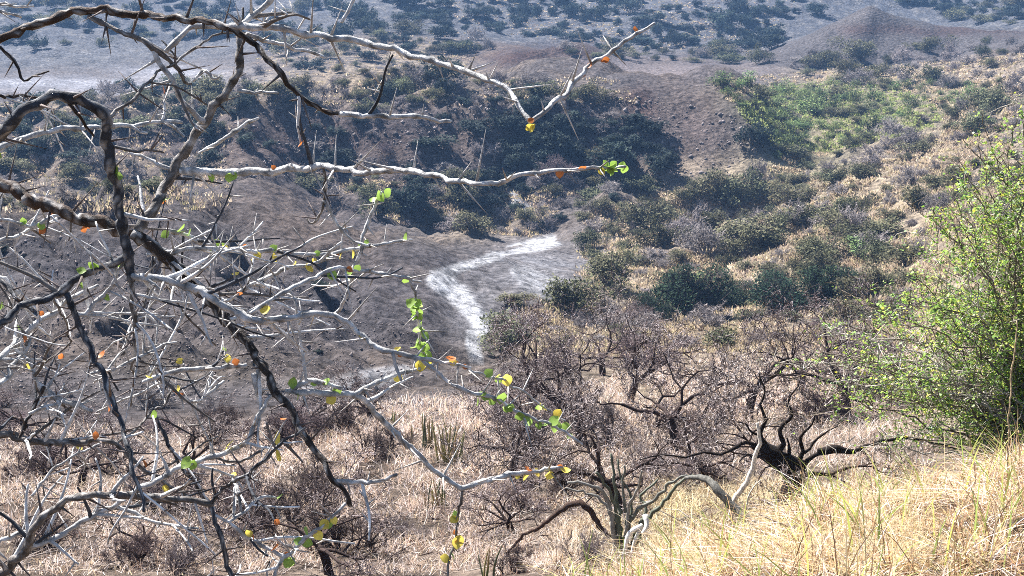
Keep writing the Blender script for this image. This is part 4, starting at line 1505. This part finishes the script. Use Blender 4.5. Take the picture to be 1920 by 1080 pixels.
def near_thorn():
    g = np.random.default_rng(81)
    placed_px, placed_Y = [], []
    tk = pix(-480, 520, 2.05)
    base = np.array([tk[0] - .05, tk[1] + .05, 0.0])
    base[2] = float(z_at(base[0], base[1]))
    root = link("thorn_bush", None, None, tuple(base), label="pale spiny thorn bush reaching across the whole left side, nearest to the viewer", category="bush")
    # its stem stands just outside the view
    a = Acc()
    st = catmull(np.array([(0, 0, -.1), (.02, 0, .5), (-.03, .02, (tk[2] - base[2]) * .6), tk - base + (0, 0, .06)]), .05)
    tube(a, st, np.linspace(.05, .026, len(st)), 10, TONE["brown"][0])
    link("trunk", a.mesh("trunk", M_BARK, True), root)
    thorn_list, leaf_list, hosts = [], [], []
    for bi, (P, W, tone, dz, leaf) in enumerate(BR):
        # distance at the start: taken from the branch it grows from
        Y0 = None
        if P[0][0] <= -100:
            Y0 = 2.05 if P[0][0] <= -400 else 2.05 + dz * .6
        elif placed_px:
            allp, ally = np.concatenate(placed_px), np.concatenate(placed_Y)
            d = np.hypot(allp[:, 0] - P[0][0], allp[:, 1] - P[0][1])
            k = d.argmin()
            if d[k] < 22:
                Y0 = ally[k]
        if Y0 is None:
            Y0 = 2.15 + dz
        m = len(P)
        ln = np.concatenate([[0], np.cumsum(np.hypot(*np.diff(P, axis=0).T))])
        wob = .05 * np.sin(ln / 170.0 + bi) * sstep(0, 150, ln)
        Yv = Y0 + dz * 2.2 * np.minimum(ln / 500.0, 1.2) + wob
        Wv = np.interp(ln / ln[-1], np.linspace(0, 1, len(W)), W)
        X = pix(P[:, 0], P[:, 1], Yv)
        R = Wv * Yv / FPX * .5 * (1.15 if tone == 'pale' else 1.0)
        t = catmull(np.concatenate([X, R[:, None]], 1), .007)
        c, rad = t[:, :3] - base, np.maximum(t[:, 3], .0008)
        L = np.concatenate([[0], np.cumsum(np.linalg.norm(np.diff(c, axis=0), axis=1))])
        px_, py_ = proj(t[:, :3])
        placed_px.append(np.stack([px_, py_], -1))
        placed_Y.append(t[:, 1])
        # node swellings and slight zigzag
        node = .028 + .006 * (bi % 3)
        ph = (L / node) % 1
        rad = rad * (1 + .26 * np.exp(-((ph - .5) / .12) ** 2)) * g.uniform(.90, 1.10, len(rad))
        c = c.copy()
        c[2:-2] += g.normal(size=(len(c) - 4, 3)) * .0007 if len(c) > 4 else 0
        kn = np.stack([noise(L * 28 + bi * 9.1, L * 0 + q, 7 + q) for q in range(3)], -1)
        c += kn * (.0040 if tone == 'pale' else .0062) * np.clip(L / .03, 0, 1)[:, None]
        col = np.array(TONE[tone][0])
        vc = col * (1 - .55 * np.exp(-((ph - .5) / .09) ** 2)[:, None] * (1 if tone == "pale" else .4))
        vc = vc * (1 + .25 * noise(L * 60, L * 0 + bi, 3))[:, None]
        vv = np.repeat(vc, 9, axis=0)
        la, aa = np.repeat(L, 9), np.tile(np.arange(9), len(L))
        lit_dash = (.85 if tone != "pale" else .0) * sstep(.15, .4, noise(la * 75 + bi * 3.3, aa * .8 + bi, 23))[:, None]  # pale flecks paint lit dashes onto the dark tones
        vv = vv * (1 - lit_dash) + np.array((.40, .385, .37)) * lit_dash
        dk = .6 * sstep(.2, .45, noise(la * 110 + bi * 5.1, aa * .9 + bi, 29))[:, None]
        vv = vv * (1 - dk)
        a = Acc()
        tube(a, c, rad, 9)
        a.v[0][:len(c) * 9] += g.normal(size=(len(c) * 9, 3)) * np.repeat(rad, 9)[:, None] * .09
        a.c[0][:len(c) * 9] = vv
        a.c[0][len(c) * 9:] = vc[-1]
        bo = link("branch", a.mesh("branch", M_BARK, True), root, label="branch with dark bark and painted-in shade" if tone in ("dark", "brown", "blue") else "")
        hosts.append((bo, c, L, rad, px_, py_, tone))
        # thorns at the nodes
        nn = int(L[-1] / node)
        for k in range(nn):
            s = (k + .5) * node
            i = min(np.searchsorted(L, s), len(c) - 2)
            if not (-30 < px_[i] < 1300):
                continue
            if g.random() < (.12 if tone != "brown" else .45):
                continue
            tg = c[i + 1] - c[i]
            tg /= np.linalg.norm(tg)
            for q in range(1 if g.random() < .65 else 2):
                v = rand_dirs(1, .1, g)[0]
                v -= tg * (v @ tg)
                v /= np.linalg.norm(v)
                v = v + tg * g.uniform(-.1, .55)
                v /= np.linalg.norm(v)
                ll = g.uniform(.014, .060) * (1.15 if rad[i] > .003 else .85)
                thorn_list.append((ll, bo, c[i] + v * rad[i] * .4, v, rad[i], tone))
        # leaves
        for j, ch in enumerate(leaf):
            if ch == "G":
                for q in range(9):
                    s = L[-1] * g.uniform(.1, 1.0)
                    leaf_list.append((bo, c[min(np.searchsorted(L, s), len(c) - 1)], "g", g.uniform(.010, .019)))
            elif ch == "L":
                for q in range(9):
                    leaf_list.append((bo, c[-1 - int(g.integers(0, 6))], "g", g.uniform(.010, .017)))
                for q in range(3):
                    leaf_list.append((bo, c[-12 + 3 * q], "o" if q < 2 else "y", .012))
            else:
                for q in range(3):
                    s = L[-1] * g.uniform(.25, 1.0)
                    leaf_list.append((bo, c[min(np.searchsorted(L, s), len(c) - 1)], ch, g.uniform(.010, .018) * (.6 if ch == 'o' else 1)))
    # side shoots with their own spines
    host = [(bo, c, L, rad, px_, py_, tone) for bo, c, L, rad, px_, py_, tone in hosts]
    for bo, c, L, rad, px_, py_, tone in host:
        cnt = g.poisson(L[-1] / .042)
        for q in range(cnt):
            i = int(g.integers(2, max(3, len(c) - 2)))
            if i >= len(c) - 1 or not (-60 < px_[i] < 1000) or py_[i] > 1150:
                continue
            keepp = 1.0 if (px_[i] < 560 and py_[i] > 400) else .2
            if px_[i] > 700 or g.random() > keepp:
                continue
            tg = c[i + 1] - c[i]
            tg /= np.linalg.norm(tg)
            v = rand_dirs(1, .1, g)[0] * (1, .7, 1)
            v -= tg * (v @ tg) * .9
            v += tg * .5
            v /= np.linalg.norm(v)
            ln = g.uniform(.03, .16)
            k = 5
            pts_ = [c[i]]
            for z_ in range(k):
                v = v + g.normal(size=3) * .10
                v /= np.linalg.norm(v)
                pts_.append(pts_[-1] + v * ln / k)
            t = catmull(np.array(pts_), .012)
            r = np.linspace(min(rad[i] * .75, .0034), .0013, len(t))
            col = 1.25 * np.array(TONE["pale" if g.random() < .66 else ("mid" if g.random() < .5 else "blue")][0]) * g.uniform(.7, 1.1)  # sunlit and shaded shoots told apart by colour, drawn at random
            a = Acc()
            tube(a, t, r, 6, col)
            sh = link("side_shoot", a.mesh("side_shoot", M_BARK, True), bo)
            for z_ in range(int(ln / .022)):
                j = int(g.integers(1, len(t) - 1))
                v2 = rand_dirs(1, .1, g)[0]
                thorn_list.append((g.uniform(.010, .034), bo, t[j], v2, r[j], tone))
            if g.random() < .12:
                leaf_list.append((bo, t[-1], "gyo"[int(g.integers(3))], g.uniform(.009, .015)))
    # traced leaves
    ALLP, ALLY = np.concatenate(placed_px), np.concatenate(placed_Y)
    for x, y, ch, s in ((518, 822, "y", 26), (524, 853, "y", 24), (428, 833, "y", 20), (858, 1015, "y", 26), (950, 712, "y", 22), (500, 583, "y", 20), (2, 303, "g", 16), (350, 868, "g", 24), (362, 872, "g", 18), (620, 772, "y", 20),
                        (165, 483, "g", 18), (178, 498, "g", 17), (150, 505, "g", 16), (100, 465, "o", 16), (140, 462, "o", 14), (712, 368, "g", 20), (725, 362, "g", 18), (700, 375, "g", 14), (360, 388, "g", 18), (375, 395, "g", 16),
                        (335, 390, "g", 18), (400, 382, "g", 15), (405, 458, "g", 18), (415, 466, "g", 15), (515, 490, "y", 18), (310, 440, "g", 16), (940, 745, "g", 22), (952, 760, "g", 22), (975, 780, "g", 18), (1045, 776, "y", 18),
                        (1060, 800, "g", 18), (1000, 262, "y", 16), (985, 270, "y", 14), (1140, 114, "o", 12), (1105, 123, "o", 12), (995, 226, "o", 12), (845, 673, "o", 18), (790, 685, "y", 22), (1030, 892, "y", 18), (1060, 882, "y", 18),
                        (990, 880, "o", 15), (552, 1068, "g", 26), (490, 985, "o", 15), (475, 992, "y", 15), (516, 1028, "o", 18), (440, 676, "o", 14), (120, 678, "o", 12), (180, 812, "o", 14), (280, 858, "o", 16), (310, 915, "y", 14),
                        (340, 724, "y", 13), (230, 330, "g", 16), (228, 318, "g", 14), (430, 360, "g", 16), (440, 350, "g", 14), (640, 482, "y", 14), (655, 505, "o", 12), (548, 718, "g", 20), (560, 745, "g", 14), (545, 930, "g", 14), (572, 990, "g", 18), (515, 305, "o", 10), (1130, 318, "g", 14), (1150, 308, "g", 14), (1165, 315, "g", 12)):
        d = np.hypot(ALLP[:, 0] - x, ALLP[:, 1] - y)
        k = d.argmin()
        f = min(1.0, .6 * s / max(d[k], 1e-6))
        x, y = ALLP[k, 0] + (x - ALLP[k, 0]) * f, ALLP[k, 1] + (y - ALLP[k, 1]) * f
        Y = ALLY[k] - .004
        leaf_list.append((None, pix(x, y, Y) - base, ch, 1.2 * s * Y / FPX))
    # the longest thorns are parts of their branch, the rest one prickly mass
    thorn_list.sort(key=lambda t: -t[0])
    def thorn(acc, ll, p, v, rad, tone):
        col = np.array((.52, .49, .46)) if tone == "pale" else np.array((.15, .12, .11))
        col = col * g.uniform(.7, 1.15)
        k = np.array([0, .5, 1.0])
        tube(acc, p + v * ll * k[:, None], np.array([max(min(rad * .55, .0023), .0013), .0010, .00025]), 5, col)
    for ll, bo, p, v, rad, tone in thorn_list[:95]:
        a = Acc()
        thorn(a, ll, p, v, rad, tone)
        link("thorn", a.mesh("thorn", M_BARK, True), bo)
    a = Acc()
    for ll, bo, p, v, rad, tone in thorn_list[95:]:
        thorn(a, ll, p, v, rad, tone)
    link("prickles", a.mesh("prickles", M_BARK, True), root, kind="stuff")
    nleaf = 0
    extra = Acc()
    for bo, p, ch, s in leaf_list:
        d = rand_dirs(1, -.1, g)[0]
        d[1] *= .5
        d /= np.linalg.norm(d)
        nrm = rand_dirs(1, .4, g)[0] + np.array([0, -.9, .2])
        sd = np.cross(d, nrm)
        sd /= np.linalg.norm(sd)
        up = np.cross(sd, d)
        off = .4 * s * d if bo is not None else 0
        k = np.linspace(-.5, .5, 7)
        wv = np.array([.10, .62, .92, 1.0, .9, .55, .05]) * .43
        ctr = p + off + d * (k * s)[:, None] + up * (.10 * s * (k ** 2) * 4)[:, None]
        V = np.concatenate([ctr - sd * (wv * s)[:, None] + up * .06 * s, ctr, ctr + sd * (wv * s)[:, None] + up * .06 * s])
        i = np.arange(6)
        Q = np.concatenate([np.stack([i, i + 1, i + 8, i + 7], -1), np.stack([i + 7, i + 8, i + 15, i + 14], -1)])
        col = np.array(LEAFCOL[ch]) * g.uniform(.75, 1.2)
        if nleaf < 98 or False:
            a = Acc()
            a.add(V, quads=Q, col=col)
            link("leaf", a.mesh("leaf", M_LEAF, True), root, label={"g": "small green leaf", "y": "yellowed leaf", "o": "orange withered leaf"}[ch])
        else:
            extra.add(V, quads=Q, col=col)
        nleaf += 1
    if extra.n:
        link("foliage", extra.mesh("foliage", M_LEAF, True), root, kind="stuff")


near_thorn()

# ------------------------------------------------------------------ air
HAZE = 0.00038
hm = bpy.data.materials.new("haze")
hm.use_nodes = True
t = hm.node_tree
t.nodes.clear()
ho = t.nodes.new("ShaderNodeOutputMaterial")
hv = t.nodes.new("ShaderNodeVolumePrincipled")
hv.inputs["Color"].default_value = (.30, .55, 1.0, 1)
hv.inputs["Density"].default_value = HAZE
t.links.new(hv.outputs[0], ho.inputs["Volume"])
zlo, zhi = float(gz.min()) - 1.0, float(gz.max()) + 6.0
bx = np.array([(sx * 640.0, sy * 640.0, zz) for zz in (zlo, zhi) for sy in (-1, 1) for sx in (-1, 1)])
fq = np.array([(0, 2, 3, 1), (4, 5, 7, 6), (0, 1, 5, 4), (2, 6, 7, 3), (0, 4, 6, 2), (1, 3, 7, 5)])
link("haze", make_mesh("haze", bx, [fq], None, False, hm), kind="stuff", label="thin blue haze filling the air over the valley", category="haze")
